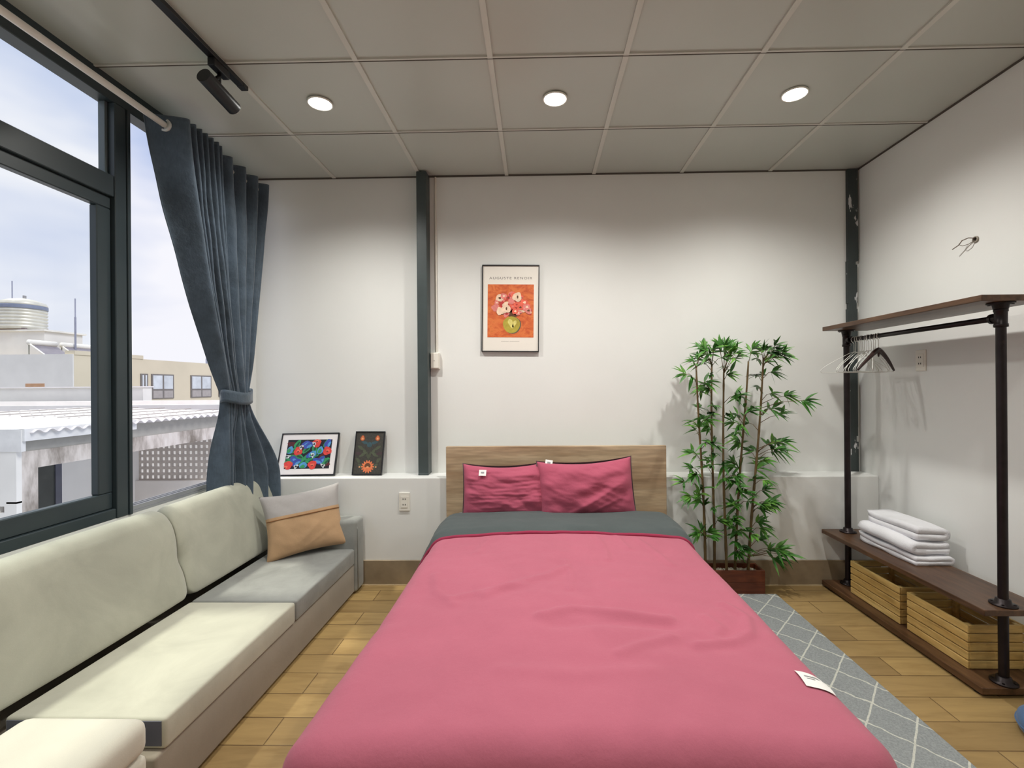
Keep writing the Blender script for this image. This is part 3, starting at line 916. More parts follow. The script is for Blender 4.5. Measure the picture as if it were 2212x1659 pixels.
# hangers
M_wire = plain('pale_coated_wire', (222, 222, 216), 0.35, var=0.03)
M_hwood = plain('dark_brown_hanger_wood', (44, 24, 20), 0.45, var=0.15)
def hook_pts(R, stem):
    pts = []
    for q in range(0, 13):
        a = math.radians(-60 + 240 * q / 12)
        pts.append((R * math.cos(a), 0, R * math.sin(a)))
    pts = pts[::1]
    pts.append((-R * 0.9, 0, -R * 0.5)); pts.append((-R * 0.2, 0, -R * 1.3)); pts.append((0, 0, -R * 1.6)); pts.append((0, 0, -stem))
    return pts
HR = 0.0165
def wire_hanger(loc, rotz, tilt):
    t = thing('wire_hanger', 'thin white wire coat hanger hanging bunched on the rack rail', 'hanger', loc, (tilt, 0, rotz), 'wire hangers on the rack rail')
    bm = B()
    tube(bm, hook_pts(HR, 0.075), 0.0017, 6)
    obj('hook', bm, M_wire, t, True, local=True)
    bm = B()
    Wd = 0.195
    pts = [(0, 0, -0.075), (0.03, 0, -0.085), (0.09, 0, -0.118), (0.16, 0, -0.158), (Wd - 0.006, 0, -0.182), (Wd, 0, -0.192), (Wd - 0.008, 0, -0.201),
           (0.1, 0, -0.2015), (-0.1, 0, -0.2015), (-Wd + 0.008, 0, -0.201), (-Wd, 0, -0.192), (-Wd + 0.006, 0, -0.182), (-0.16, 0, -0.158), (-0.09, 0, -0.118), (-0.03, 0, -0.085)]
    tube(bm, pts, 0.0017, 6, closed=True)
    obj('frame', bm, M_wire, t, True, local=True)
    return t
rh = random.Random(11)
zr = 1.566 + 0.0125 - HR + 0.0017 + 0.002
zr = 1.566 + 0.0125 + 0.0017 - HR + 0.0005
h0 = None
for k in range(11):
    y = 2.765 + 0.0185 * k + rh.uniform(-0.004, 0.004)
    if 3.5 < k < 4.5: y += 0.0
    rz = rh.uniform(0.25, 0.80); tl = rh.uniform(-0.06, 0.06)
    if k == 1: rz = 0.95
    if k == 10: rz = -0.1
    if h0 is None: h0 = wire_hanger((PX, y, zr), rz, tl)
    else: dup(h0, (PX, y, zr), (tl, 0, rz))
t = thing('wooden_hanger', 'dark brown wooden coat hanger in front of the wire hangers', 'hanger', (PX, 2.742, zr), (0.0, 0, 0.49))
bm = B(); tube(bm, hook_pts(HR, 0.075), 0.002, 6); obj('hook', bm, M_wire, t, True, local=True)
bm = B()
sh = []
for i in range(25):
    a = -1 + i / 12
    sh.append((0.185 * a, 0.012 * a * a, -0.078 - 0.115 * abs(a) ** 1.25))
tube(bm, sh, [0.006 + 0.008 * (1 - abs(-1 + i / 12)) for i in range(25)], 8)
tube(bm, [(0, 0, -0.075), (0, 0, -0.118)], [0.010, 0.004], 8)
obj('shoulder_bar', bm, M_hwood, t, True, local=True)

# ------------------------------------------------------------------ bamboo plant
plant = thing('potted_bamboo', 'tall artificial bamboo with five stems in a reddish wood box by the bed', 'plant', (1.18, 3.01, 0))
M_plw = wood('red_brown_planter', (84, 38, 20), (128, 66, 36), 0, 0.45, 16, 0.15)
px0, px1, py0, py1, ph = 0.975, 1.398, 2.948, 3.080, 0.150
bm = B()
for k in range(2):
    z0, z1 = 0.004 + k * 0.073, 0.004 + k * 0.073 + 0.072
    box(bm, px0, px1, py0, py0 + 0.014, z0, z1, 0.002, 1); box(bm, px0, px1, py1 - 0.014, py1, z0, z1, 0.002, 1)
    box(bm, px0, px0 + 0.014, py0 + 0.014, py1 - 0.014, z0, z1, 0.002, 1); box(bm, px1 - 0.014, px1, py0 + 0.014, py1 - 0.014, z0, z1, 0.002, 1)
box(bm, px0 + 0.014, px1 - 0.014, py0 + 0.014, py1 - 0.014, 0.004, 0.02)
pl = obj('planter_box', bm, M_plw, plant)
bm = B()
rp = random.Random(4)
box(bm, px0 + 0.014, px1 - 0.014, py0 + 0.014, py1 - 0.014, 0.02, 0.120)
for k in range(260):
    r = rp.uniform(0.006, 0.012)
    rr = bmesh.ops.create_icosphere(bm, subdivisions=1, radius=r)
    c = Vector((rp.uniform(px0 + 0.026, px1 - 0.026), rp.uniform(py0 + 0.026, py1 - 0.026), 0.120 + rp.uniform(-0.004, 0.006)))
    for v in rr['verts']: v.co = Vector((v.co.x * 1.2, v.co.y, v.co.z * 0.8)) + c
o = obj('pebbles', bm, plain('white_pebble', (206, 200, 182), 0.7, var=0.15, scale=40), plant, True); o['kind'] = 'stuff'
M_stem = plain('bamboo_cane', (104, 84, 50), 0.55, var=0.28, scale=14)
def leaf_mat():
    m, nt, N, L, b = nmat('bamboo_leaf')
    f = tnoise(nt, 9, 3, mapped(nt))
    L.new(ramp(nt, f, [(0.28, lin(30, 72, 26)), (0.5, lin(62, 118, 40)), (0.72, lin(116, 164, 66))]), b.inputs['Base Color'])
    b.inputs['Roughness'].default_value = 0.42; b.inputs['Specular IOR Level'].default_value = 0.5
    b.inputs['Subsurface Weight'].default_value = 0.0
    return m
M_leaf = leaf_mat()
STEMS = [((1.052, 3.000), (1.010, 1.400)), ((1.112, 3.025), (1.112, 1.425)), ((1.172, 2.985), (1.165, 1.372)), ((1.246, 3.030), (1.336, 1.440)), ((1.318, 2.995), (1.416, 1.450))]
def stem_x(i, z):
    (xb, yb), (xt, zt) = STEMS[i]
    s = (z - 0.12) / (zt - 0.12)
    return xb + (xt - xb) * s + 0.006 * math.sin(s * 5 + i)
CL = [(330,130),(400,150),(480,200),(300,200),(250,240),(350,230),(440,130),(470,290),(220,315),(350,300),(350,360),(520,420),(330,400),(360,480),(310,490),
      (420,530),(280,580),(350,560),(290,630),(380,640),(340,700),(270,770),(370,760),(400,800),(370,860),(270,860),(260,880),(200,940),(210,1000),(290,1000),
      (330,1060),(370,1080),(300,1230),(270,1220),(350,1230),(640,160),(720,130),(700,180),(680,200),(740,280),(690,300),(690,370),(740,410),(860,450),(800,540),
      (740,500),(560,490),(570,540),(600,520),(620,590),(510,590),(520,640),(600,640),(560,700),(540,700),(740,720),(790,710),(770,760),(640,740),(660,800),(650,850),
      (540,850),(510,830),(620,910),(480,880),(500,930),(520,960),(560,1000),(690,980),(580,1040),(640,1050),(690,1040),(480,1050),(510,1080),(640,1080),(500,1130),
      (520,1200),(560,1220),(640,1190),(450,1160),(420,1160),(680,1280),(740,1310),(790,1340),(730,1370),(500,1280),(510,1340),(540,1330),(430,900),
      (370,150),(420,200),(500,150),(330,170),(460,170),(480,250),(700,150),(660,180),(730,200),(350,600),(360,530),(330,560),(360,830),(380,720)]
YP = 2.99
_rc = random.Random(77)
CL = CL + [(p[0] + _rc.uniform(-32, 32), p[1] + _rc.uniform(-28, 28)) for p in CL if _rc.random() < 0.62] + [(_rc.uniform(300, 480), _rc.uniform(100, 230)) for _ in range(8)] + [(_rc.uniform(640, 740), _rc.uniform(120, 240)) for _ in range(6)]
def cl_world(p):
    u = 1400 + p[0] * 0.36156; v = 700 + p[1] * 0.36156
    return ((u - 1137.54) / 1026.61 * YP - 0.0201 * YP - 0.0076 * (v - 833) / 1026.61 * YP + 0.0, CAMZ - (v - 832.97) / 1026.61 * YP - 0.0076 * (u - 1137.54) / 1026.61 * YP)
rl = random.Random(21)
leaves = [B() for _ in STEMS]
canes = [B() for _ in STEMS]
def add_leaf(bm, base, d, up, ln, wd):
    d = d.normalized(); s = d.cross(up); s = s.normalized() if s.length > 1e-4 else Vector((1, 0, 0)); nrm = s.cross(d)
    prof = [(0.0, 0.06), (0.14, 0.62), (0.32, 1.0), (0.55, 0.86), (0.78, 0.46), (1.0, 0.02)]
    L_, M_, R2 = [], [], []
    for t_, w_ in prof:
        c = base + d * (ln * t_) - Vector((0, 0, 1)) * (0.22 * ln * t_ * t_) 
        L_.append(bm.verts.new(c + s * (wd / 2 * w_) + nrm * (wd * 0.12 * w_))); M_.append(bm.verts.new(c)); R2.append(bm.verts.new(c - s * (wd / 2 * w_) + nrm * (wd * 0.12 * w_)))
    for k in range(len(prof) - 1):
        for A, D in ((L_, M_), (M_, R2)):
            f = bm.faces.new((A[k], D[k], D[k + 1], A[k + 1])); f.smooth = True
for p in CL:
    x, z = cl_world(p)
    # nearest stem
    i = min(range(5), key=lambda q: abs(stem_x(q, min(z, STEMS[q][1][1])) - x) + (0.0 if z < STEMS[q][1][1] + 0.05 else 0.05))
    yb = STEMS[i][0][1]
    zt = STEMS[i][1][1]
    y = min(3.055, yb + rl.uniform(-0.11, 0.03))
    if z > 0.75: y = yb + rl.uniform(-0.12, 0.10)
    c = Vector((x, y, z))
    za = min(z - 0.05, zt - 0.01); za = max(za, 0.22)
    a = Vector((stem_x(i, za), yb, za))
    mid = (a + c) / 2 + Vector((0, 0, 0.015))
    tube(canes[i], [a, mid, c], [0.0022, 0.0017, 0.0012], 5)
    outd = (c - a); outd.z *= 0.4
    if outd.length < 0.02: outd = Vector((rl.uniform(-1, 1), rl.uniform(-1, 0.2), 0.1))
    outd.normalize()
    nl = rl.randint(6, 8)
    for k in range(nl):
        ang = (-1 + 2 * k / (nl - 1)) * 1.15 + rl.uniform(-0.2, 0.2)
        vaxis = Vector((rl.uniform(-0.3, 0.3), -1.0 if rl.random() < 0.7 else 0.4, rl.uniform(0.1, 0.9))).normalized()
        d = Matrix.Rotation(ang, 3, vaxis) @ outd
        d.z -= 0.10
        if c.y + d.y * 0.1 > 3.08 and z < 0.72: d.y = -abs(d.y)
        up = Vector((rl.uniform(-0.4, 0.4), -0.7, 1)).normalized()
        add_leaf(leaves[i], c - outd * rl.uniform(0, 0.03), d, up, rl.uniform(0.070, 0.112), rl.uniform(0.015, 0.022))
for i in range(5):
    (xb, yb), (xt, zt) = STEMS[i]
    bm = canes[i]
    n = 30
    pts = [(stem_x(i, 0.11 + (zt - 0.11) * k / n), yb, 0.11 + (zt - 0.11) * k / n) for k in range(n + 1)]
    tube(bm, pts, [0.0085 - 0.0035 * k / n + (0.0012 if k % 4 == 0 else 0) for k in range(n + 1)], 10)
    st = obj('stem', bm, M_stem, plant, True)
    obj('foliage', leaves[i], M_leaf, st, True)

# ------------------------------------------------------------------ pictures
M_pf = plain('black_picture_frame', (24, 24, 28), 0.35)
M_paper = plain('off_white_paper', (238, 232, 222), 0.6, var=0.015)
def disc(bm, cx, cz, r, y, mi, seg=18, sx=1.0, sz=1.0, wob=0.0, seed=0, rot=0.0):
    pts = []
    for k in range(seg):
        a = 2 * PI * k / seg
        rr = r * (1 + wob * math.sin(a * 3 + seed) + wob * 0.6 * math.sin(a * 5 + seed * 2))
        px_, pz_ = rr * sx * math.cos(a), rr * sz * math.sin(a)
        pts.append((cx + px_ * math.cos(rot) - pz_ * math.sin(rot), y, cz + px_ * math.sin(rot) + pz_ * math.cos(rot)))
    poly(bm, pts[::-1], mi)
def frame_bars(bm, w, h, t_, d):
    box(bm, -w / 2, w / 2, -d, 0, 0, t_); box(bm, -w / 2, w / 2, -d, 0, h - t_, h)
    box(bm, -w / 2, -w / 2 + t_, -d, 0, t_, h - t_); box(bm, w / 2 - t_, w / 2, -d, 0, t_, h - t_)
def art_col(name, rgb, var=0.15, scale=40): return plain(name, rgb, 0.6, var=var, scale=scale)

# wall poster
PW, PH = 0.394, 0.597
po = thing('framed_poster', 'thin black framed poster of flowers in a vase above the bed', 'picture', (-0.177, YB - 0.001, 1.531), (0, math.radians(0.9), 0))
bm = B(); frame_bars(bm, PW, PH, 0.006, 0.022); obj('frame', bm, M_pf, po, local=True)
bm = B(); box(bm, -PW / 2 + 0.005, PW / 2 - 0.005, -0.014, -0.002, 0.005, PH - 0.005)
ppr = obj('print_sheet', bm, M_paper, po, local=True)
def painted_bg():
    m, nt, N, L, b = nmat('painted_orange_ground')
    f = tnoise(nt, 13, 4, mapped(nt, scale=(1, 1, 1.6)), 0.65, 1.2)
    L.new(ramp(nt, f, [(0.28, lin(176, 70, 30)), (0.45, lin(206, 96, 46)), (0.6, lin(222, 122, 62)), (0.75, lin(196, 104, 44))]), b.inputs['Base Color'])
    b.inputs['Roughness'].default_value = 0.6
    return m
ix0, ix1 = -PW / 2 + 0.100 * PW, -PW / 2 + 0.905 * PW
iz0, iz1 = PH * (1 - 0.833), PH * (1 - 0.223)
bm = B(); box(bm, ix0, ix1, -0.0150, -0.0140, iz0, iz1)
bgp = obj('picture_ground', bm, painted_bg(), ppr, local=True)
mats = [art_col('petal_coral', (226, 100, 78)), art_col('petal_red', (186, 52, 50)), art_col('petal_cream', (236, 206, 178)), art_col('petal_pink', (222, 130, 122)),
        art_col('stem_dark', (96, 58, 30)), art_col('vase_yellow_green', (176, 160, 58)), art_col('vase_light', (222, 210, 120)), art_col('vase_shade', (92, 92, 70))]
bm = B(); ra = random.Random(5)
iw, ih = ix1 - ix0, iz1 - iz0
def I(u, v): return ix0 + u * iw, iz0 + v * ih
x, z = I(0.52, 0.24); disc(bm, x + 0.006, z - 0.003, 0.19 * iw, -0.0152, 7, 28, 1, 0.98, 0.02)
disc(bm, x, z, 0.185 * iw, -0.0154, 5, 28, 1, 0.98, 0.02); disc(bm, x - 0.004, z + 0.008, 0.09 * iw, -0.0156, 6, 18, 0.55, 1.2, 0.1, rot=0.4)
disc(bm, x + 0.02, z + 0.006, 0.07 * iw, -0.0156, 6, 18, 0.5, 1.2, 0.1, rot=-0.4)
for (u, v, r) in [(0.5, 0.5, 0.2), (0.4, 0.55, 0.14), (0.62, 0.52, 0.15), (0.72, 0.62, 0.12)]:
    x, z = I(u, v); disc(bm, x, z, r * iw, -0.0151, 4, 20, 1.1, 0.7, 0.15, u * 9)
yy = -0.0158
for k in range(70):
    a = ra.uniform(0, PI); rr = ra.uniform(0.05, 1.0) ** 0.6
    u = 0.50 + 0.45 * rr * math.cos(a) ; v = 0.50 + 0.34 * rr * math.sin(a) - 0.06 * abs(math.cos(a))
    mi = ra.choice([0, 0, 0, 1, 1, 3, 3, 2])
    x, z = I(u, v); r = ra.uniform(0.045, 0.085) * iw; yy -= 0.00002
    disc(bm, x, z, r, yy, mi, 16, 1, ra.uniform(0.75, 1.05), 0.12, ra.uniform(0, 6), ra.uniform(0, 3))
    yy -= 0.00002; disc(bm, x + r * 0.1, z, r * 0.4, yy, ra.choice([1, 4, 3, 2]), 10, 1, 0.8, 0.2, ra.uniform(0, 6))
for (u, v) in [(0.64, 0.76), (0.40, 0.54)]:
    x, z = I(u, v); yy -= 0.00003; disc(bm, x, z, 0.10 * iw, yy, 2, 18, 1, 1, 0.10, u * 7); yy -= 0.00002; disc(bm, x + 0.003, z, 0.03 * iw, yy, 4, 10, 0.6, 1.2)
obj('bouquet_painting', bm, mats, bgp, local=True)
def text_mesh(txt, width, height, mat, name, parent, x, y, z, spacing=1.3):
    cu_ = bpy.data.curves.new('t', 'FONT'); cu_.body = txt; cu_.align_x = 'CENTER'; cu_.align_y = 'CENTER'; cu_.space_character = spacing
    to = bpy.data.objects.new('t', cu_); C.objects.link(to)
    bpy.context.view_layer.update()
    me = bpy.data.meshes.new_from_object(to.evaluated_get(bpy.context.evaluated_depsgraph_get()))
    bpy.data.objects.remove(to); bpy.data.curves.remove(cu_)
    xs_ = [v.co.x for v in me.vertices]; ys_ = [v.co.y for v in me.vertices]
    sx = width / (max(xs_) - min(xs_)); sy = height / (max(ys_) - min(ys_)); mx = (max(xs_) + min(xs_)) / 2; my = (max(ys_) + min(ys_)) / 2
    for v in me.vertices: v.co = Vector(((v.co.x - mx) * sx + x, y, (v.co.y - my) * sy + z))
    me.materials.append(mat)
    o = bpy.data.objects.new(name, me); C.objects.link(o); o.parent = parent
    return o
M_ink = plain('grey_ink', (120, 112, 108), 0.7)
text_mesh('AUGUSTE RENOIR', PW * 0.75, 0.0165, M_ink, 'title_lettering', ppr, 0.0, -0.0146, PH * (1 - 0.150), 1.25)
bm = B()
for (a, b_) in [(-0.062, -0.012), (-0.004, 0.062)]:
    x = a
    while x < b_:
        box(bm, x, x + 0.0035, -0.0146, -0.0142, PH * 0.118, PH * 0.118 + 0.0035); x += 0.0052
obj('caption_line', bm, plain('pale_grey_ink', (178, 172, 166), 0.7), ppr, local=True)

# leaning pictures on the ledge
def lean_rot(h, dy): return -math.asin(dy / h)
LW, LH = 0.398, 0.292
lp = thing('framed_print', 'landscape framed print of bright red, blue and green blooms leaning on the ledge', 'picture', (-1.556, 3.172, ZL + 0.001), (lean_rot(LH, 0.098), math.radians(-0.6), math.radians(0)))
bm = B(); frame_bars(bm, LW, LH, 0.007, 0.018); obj('frame', bm, M_pf, lp, local=True)
bm = B(); box(bm, -LW / 2 + 0.006, LW / 2 - 0.006, -0.012, -0.002, 0.006, LH - 0.006); mount = obj('mount_board', bm, plain('white_mount', (240, 236, 236), 0.6, var=0.01), lp, local=True)
fx0, fx1, fz0, fz1 = -LW / 2 + 0.048, LW / 2 - 0.044, 0.046, LH - 0.046
mats = [art_col('night_black', (24, 26, 38)), art_col('leaf_green', (54, 150, 96)), art_col('deep_green', (28, 84, 62)), art_col('cobalt', (64, 84, 178)), art_col('sky_blue', (86, 156, 214)),
        art_col('poppy_red', (226, 72, 66)), art_col('dark_maroon', (92, 34, 44)), art_col('white_lace', (214, 220, 224)), art_col('poppy_centre', (244, 120, 96))]
bm = B(); box(bm, fx0, fx1, -0.0128, -0.0120, fz0, fz1, mi=0)
ra = random.Random(8); yy = -0.0130
fw, fh = fx1 - fx0, fz1 - fz0
def clampd(cx, cz, r): return min(max(cx, fx0 + r * 0.98), fx1 - r * 0.98), min(max(cz, fz0 + r * 0.98), fz1 - r * 0.98)
def lf(u, v, r, mi, sx, sz, rot, wob=0.08):
    global yy
    x, z = clampd(fx0 + u * fw, fz0 + v * fh, r * max(sx, sz) * 0.9); yy -= 0.00002
    disc(bm, x, z, r, yy, mi, 16, sx, sz, wob, u * 9, rot)
for (u, v, a) in [(0.08, 0.9, 0), (0.62, 0.12, 0.3), (0.2, 0.08, 0), (0.9, 0.12, 0), (0.8, 0.4, 1), (0.2, 0.45, 2), (0.5, 0.9, 0.2), (0.35, 0.75, 0)]:
    lf(u, v, 0.026, 6, 1.3, 0.6, a)
for (u, v, a) in [(0.22, 0.84, 1.1), (0.88, 0.86, 1.2), (0.12, 0.62, 0.4), (0.44, 0.66, 0.8), (0.62, 0.70, 1.6), (0.70, 0.55, 1.2), (0.10, 0.40, 0.2), (0.46, 0.36, 0.7), (0.40, 0.22, 0.9), (0.86, 0.30, -0.6), (0.30, 0.42, -0.4), (0.58, 0.28, 0.4), (0.06, 0.22, 0.1), (0.95, 0.24, 0.8)]:
    lf(u, v, 0.028, 1, 1.2, 0.62, a); lf(u + 0.01, v - 0.01, 0.018, 2, 1.2, 0.4, a)
for (u, v, a) in [(0.42, 0.88, 0.3), (0.48, 0.80, 0.5), (0.20, 0.32, -0.5), (0.56, 0.48, 0.5), (0.80, 0.28, 0.9), (0.72, 0.26, -0.3), (0.96, 0.86, 1.2), (0.26, 0.22, 0.6)]:
    lf(u, v, 0.028, 3, 1.2, 0.7, a); lf(u + 0.02, v - 0.03, 0.018, 4, 1.1, 0.5, a)
for (u, v, a) in [(0.05, 0.64, 1.2), (0.76, 0.62, 1.3), (0.60, 0.50, 0.4), (0.42, 0.06, 0.2)]:
    lf(u, v, 0.027, 4, 1.0, 0.75, a); lf(u - 0.01, v - 0.02, 0.017, 1, 1.0, 0.7, a)
for (u, v) in [(0.26, 0.60), (0.92, 0.60), (0.62, 0.12), (0.66, 0.94), (0.02, 0.05)]:
    lf(u, v, 0.029, 5, 1, 1, 0, 0.10); lf(u + 0.005, v + 0.01, 0.012, 8, 1, 0.8, 0, 0.2); lf(u, v - 0.02, 0.005, 6, 1.4, 0.7, 0.2)
for (u, v) in [(0.32, 0.74), (0.60, 0.84), (0.60, 0.46), (0.26, 0.08), (0.86, 0.10), (0.03, 0.42)]:
    lf(u, v, 0.014, 7, 1.2, 0.8, u * 3, 0.25); lf(u, v, 0.007, 0, 1.2, 0.8, u, 0.3)
obj('artwork', bm, mats, mount, local=True)

QW, QH = 0.203, 0.297
lp2 = thing('framed_print', 'narrow dark framed print with a round orange flower motif leaning on the ledge', 'picture', (-1.145, 3.188, ZL + 0.001), (lean_rot(QH, 0.080), math.radians(0.4), 0))
bm = B(); frame_bars(bm, QW, QH, 0.006, 0.016); obj('frame', bm, M_pf, lp2, local=True)
mats = [art_col('dark_olive', (62, 60, 54), 0.25, 90), art_col('orange_motif', (224, 122, 76)), art_col('dim_green', (78, 86, 66)), art_col('teal_dim', (56, 84, 92)), art_col('pear_orange', (206, 108, 66)), art_col('pear_light', (226, 166, 118)), art_col('brown_core', (104, 64, 38)), art_col('plum_dim', (70, 54, 58))]
bm = B(); box(bm, -QW / 2 + 0.005, QW / 2 - 0.005, -0.010, -0.002, 0.005, QH - 0.005, mi=0)
yy = -0.0102
def d2(cx, cz, r, mi, sx=1, sz=1, wob=0.0, rot=0, seg=18):
    global yy
    yy -= 0.00002; disc(bm, cx, cz, r, yy, mi, seg, sx, sz, wob, cx * 40, rot)
for s in (-1, 1):
    for (x, z, a, mi) in [(0.06, 0.185, 0.6, 2), (0.045, 0.135, -0.5, 2), (0.07, 0.10, 0.9, 2), (0.035, 0.22, 0.3, 3), (0.05, 0.06, 0.8, 2), (0.072, 0.145, 0.2, 7), (0.03, 0.16, 1.0, 2)]:
        d2(s * x, z, 0.018, mi, 1.2, 0.55, 0.1, s * a)
    d2(s * 0.052, 0.250, 0.018, 6, 1, 1.2); d2(s * 0.052, 0.247, 0.014, 4, 1, 0.95); d2(s * 0.052, 0.260, 0.008, 4, 1, 1.1); d2(s * 0.052, 0.247, 0.006, 5, 1, 1.2)
    d2(s * 0.056, 0.054, 0.005, 5)
d2(0, 0.205, 0.018, 3, 1, 1)
for k in range(14):
    a = 2 * PI * k / 14
    d2(0.034 * math.cos(a), 0.056 + 0.034 * math.sin(a), 0.009, 1, 1.2, 0.6, 0, a, 10)
d2(0, 0.056, 0.033, 1, 1, 1, 0.03); d2(0, 0.060, 0.021, 6, 1, 1); d2(0, 0.045, 0.016, 1, 1.3, 0.6, 0.15); d2(0, 0.054, 0.006, 5, 1.4, 0.7)
for k in range(5): d2((k - 2) * 0.006, 0.12 + 0.01 * abs(k - 2), 0.02, 2, 0.12, 1.0)
obj('artwork', bm, mats, lp2, local=True)

# ------------------------------------------------------------------ electrics
def socket(name, label, origin, facing):
    t = thing(name, label, 'socket', origin, (0, 0, 0 if facing == 'back' else math.radians(-90)))
    bm = B(); box(bm, -0.035, 0.035, -0.009, 0, -0.06, 0.06, 0.003, 2); p = obj('plate', bm, M_whitep, t, local=True)
    bm = B(); box(bm, -0.022, 0.022, -0.012, -0.009, -0.038, 0.038, 0.001, 1); q = obj('outlet_insert', bm, M_whitep, t, local=True)
    for zz in (-0.018, 0.018):
        for xx in (-0.007, 0.007):
            bm = B(); box(bm, xx - 0.0022, xx + 0.0022, -0.0126, -0.0119, zz - 0.005, zz + 0.005); obj('slot', bm, M_slot, q, local=True)
    return t
socket('wall_socket', 'white double wall socket on the back wall between sofa and bed', (-0.868, YL, 0.544), 'back')
socket('wall_socket', 'white double wall socket on the right wall below the rack rail', (XR, 2.755, 1.424), 'right')
t = thing('switch_box', 'small white surface switch box on the wall beside the dark post', 'switch', (-0.690, YB, 1.475))
bm = B(); box(bm, -0.724, -0.664, YB - 0.035, YB, 1.418, 1.530, 0.003, 2); sb = obj('housing', bm, M_whitep, t)
bm = B(); box(bm, -0.720, -0.668, YB - 0.0395, YB - 0.034, 1.423, 1.525, 0.002, 2); fp = obj('face_plate', bm, M_whitep, t)
bm = B(); cyl(bm, (-0.697, YB - 0.042, 1.474), (-0.697, YB - 0.039, 1.474), 0.003, 10); obj('button', bm, plain('grey_button', (150, 146, 138), 0.5), fp)
bm = B(); box(bm, -0.692, -0.680, YB - 0.010, YB, 1.53, ZC - 0.002, 0.002, 1); obj('conduit', bm, M_whitep, t)
# cable stub on right wall
t = thing('cable_stub', 'short bare cable loop poking out of the right wall', 'cable', (XR, 2.42, 2.01))
bm = B(); lathe(bm, [(0.016, 0.0), (0.016, -0.006), (0.011, -0.008), (0.011, 0.0)], (XR, 2.415, 2.010), 16, 'X'); obj('hole_ring', bm, plain('grey_filler', (150, 142, 130), 0.8), t)
bm = B()
pts = [(2.198, 2.415, 2.016), (2.175, 2.43, 2.022), (2.165, 2.455, 2.016), (2.168, 2.475, 2.000), (2.160, 2.505, 1.985)]
tube(bm, pts, 0.0025, 6)
pts = [(2.198, 2.415, 2.008), (2.18, 2.435, 1.992), (2.17, 2.458, 1.990), (2.166, 2.475, 2.002), (2.172, 2.46, 2.018)]
tube(bm, pts, 0.0018, 6)
obj('wire', bm, plain('grey_wire', (128, 118, 106), 0.6), t, True)

# ------------------------------------------------------------------ lights fixtures
def emit(name, col, s):
    m, nt, N, L, b = nmat(name)
    b.inputs['Base Color'].default_value = (0.9, 0.9, 0.9, 1)
    b.inputs['Emission Color'].default_value = col; b.inputs['Emission Strength'].default_value = s
    return m
M_em = emit('downlight_glow', (1.0, 0.98, 0.92, 1), 14.0)
M_ring = plain('white_downlight_ring', (238, 236, 228), 0.4, var=0.01)
dl0 = None
labels = {(-1.095): 'recessed round downlight nearest the window in the ceiling row', 0.104: 'recessed round downlight in the ceiling over the bed, middle of the row', 1.316: 'recessed round downlight nearest the right wall in the ceiling row'}
LX = (-1.093, 0.107, 1.307)
for (yy, vis) in ((2.408, True), (1.208, False), (0.008, False), (-1.19, False)):
    for xx, lab in zip(LX, labels.values()):
        if vis:
            if dl0 is None:
                dl0 = thing('downlight', lab, 'ceiling light', (xx, yy, ZC), group='recessed ceiling downlights')
                bm = B(); lathe(bm, [(0.062, 0.003), (0.062, -0.003), (0.060, -0.005), (0.056, -0.004), (0.055, 0.003)], (0, 0, 0), 36); obj('trim_ring', bm, M_ring, dl0, True, local=True)
                bm = B(); lathe(bm, [(0.0, -0.003), (0.025, -0.003), (0.0555, -0.0025), (0.0555, 0.002)], (0, 0, 0), 36); obj('diffuser', bm, M_em, dl0, True, local=True)
            else:
                dup(dl0, (xx, yy, ZC), label=lab)
        ld = bpy.data.lights.new('downlight_lamp', 'SPOT'); lo = bpy.data.objects.new('downlight_lamp', ld); C.objects.link(lo)
        ld.energy = 66 if vis else (17 if yy > 1 else 18); ld.spot_size = math.radians(150); ld.spot_blend = 0.9; ld.shadow_soft_size = 0.035
        ld.color = (1.0, 0.98, 0.925)
        lo.location = (xx, yy, ZC - 0.02)
# track + spot head
TX = -1.392
t = thing('light_track', 'slim black lighting track fixed along the ceiling near the window', 'light track', (TX, 1.5, ZC))
bm = B(); box(bm, TX - 0.017, TX + 0.017, -1.0, 2.225, ZC - 0.02, ZC - 0.001, 0.001, 1); obj('rail', bm, M_black, t)
bm = B(); box(bm, TX - 0.0175, TX + 0.0175, 2.225, 2.262, ZC - 0.022, ZC - 0.001, 0.002, 1); obj('end_cap', bm, M_black, t)
t = thing('track_spotlight', 'black cylindrical spotlight head clipped under the ceiling track', 'spotlight', (TX, 2.06, ZC - 0.02))
bm = B(); box(bm, TX - 0.016, TX + 0.016, 2.02, 2.125, ZC - 0.058, ZC - 0.021, 0.004, 2); obj('track_adapter', bm, M_black, t)
ax0, ax1 = Vector((TX - 0.012, 1.992, 2.628)), Vector((TX + 0.004, 2.172, 2.590))
bm = B(); cyl(bm, (TX, 2.075, ZC - 0.055), (TX, 2.075, 2.625), 0.008, 12); tube(bm, [(TX, 2.075, 2.672), (TX - 0.01, 2.05, 2.64)], 0.010, 10); obj('swivel_arm', bm, M_black, t, True)
ad = (ax1 - ax0).normalized()
bm = B(); cyl(bm, ax0, ax1, 0.0315, 32); hd = obj('lamp_head', bm, M_black, t, True); es = hd.modifiers.new('e', 'EDGE_SPLIT'); es.split_angle = 0.8
bm = B(); cyl(bm, ax1, ax1 + ad * 0.0025, 0.029, 32); obj('lens', bm, plain('pale_lens', (232, 232, 228), 0.3), hd)

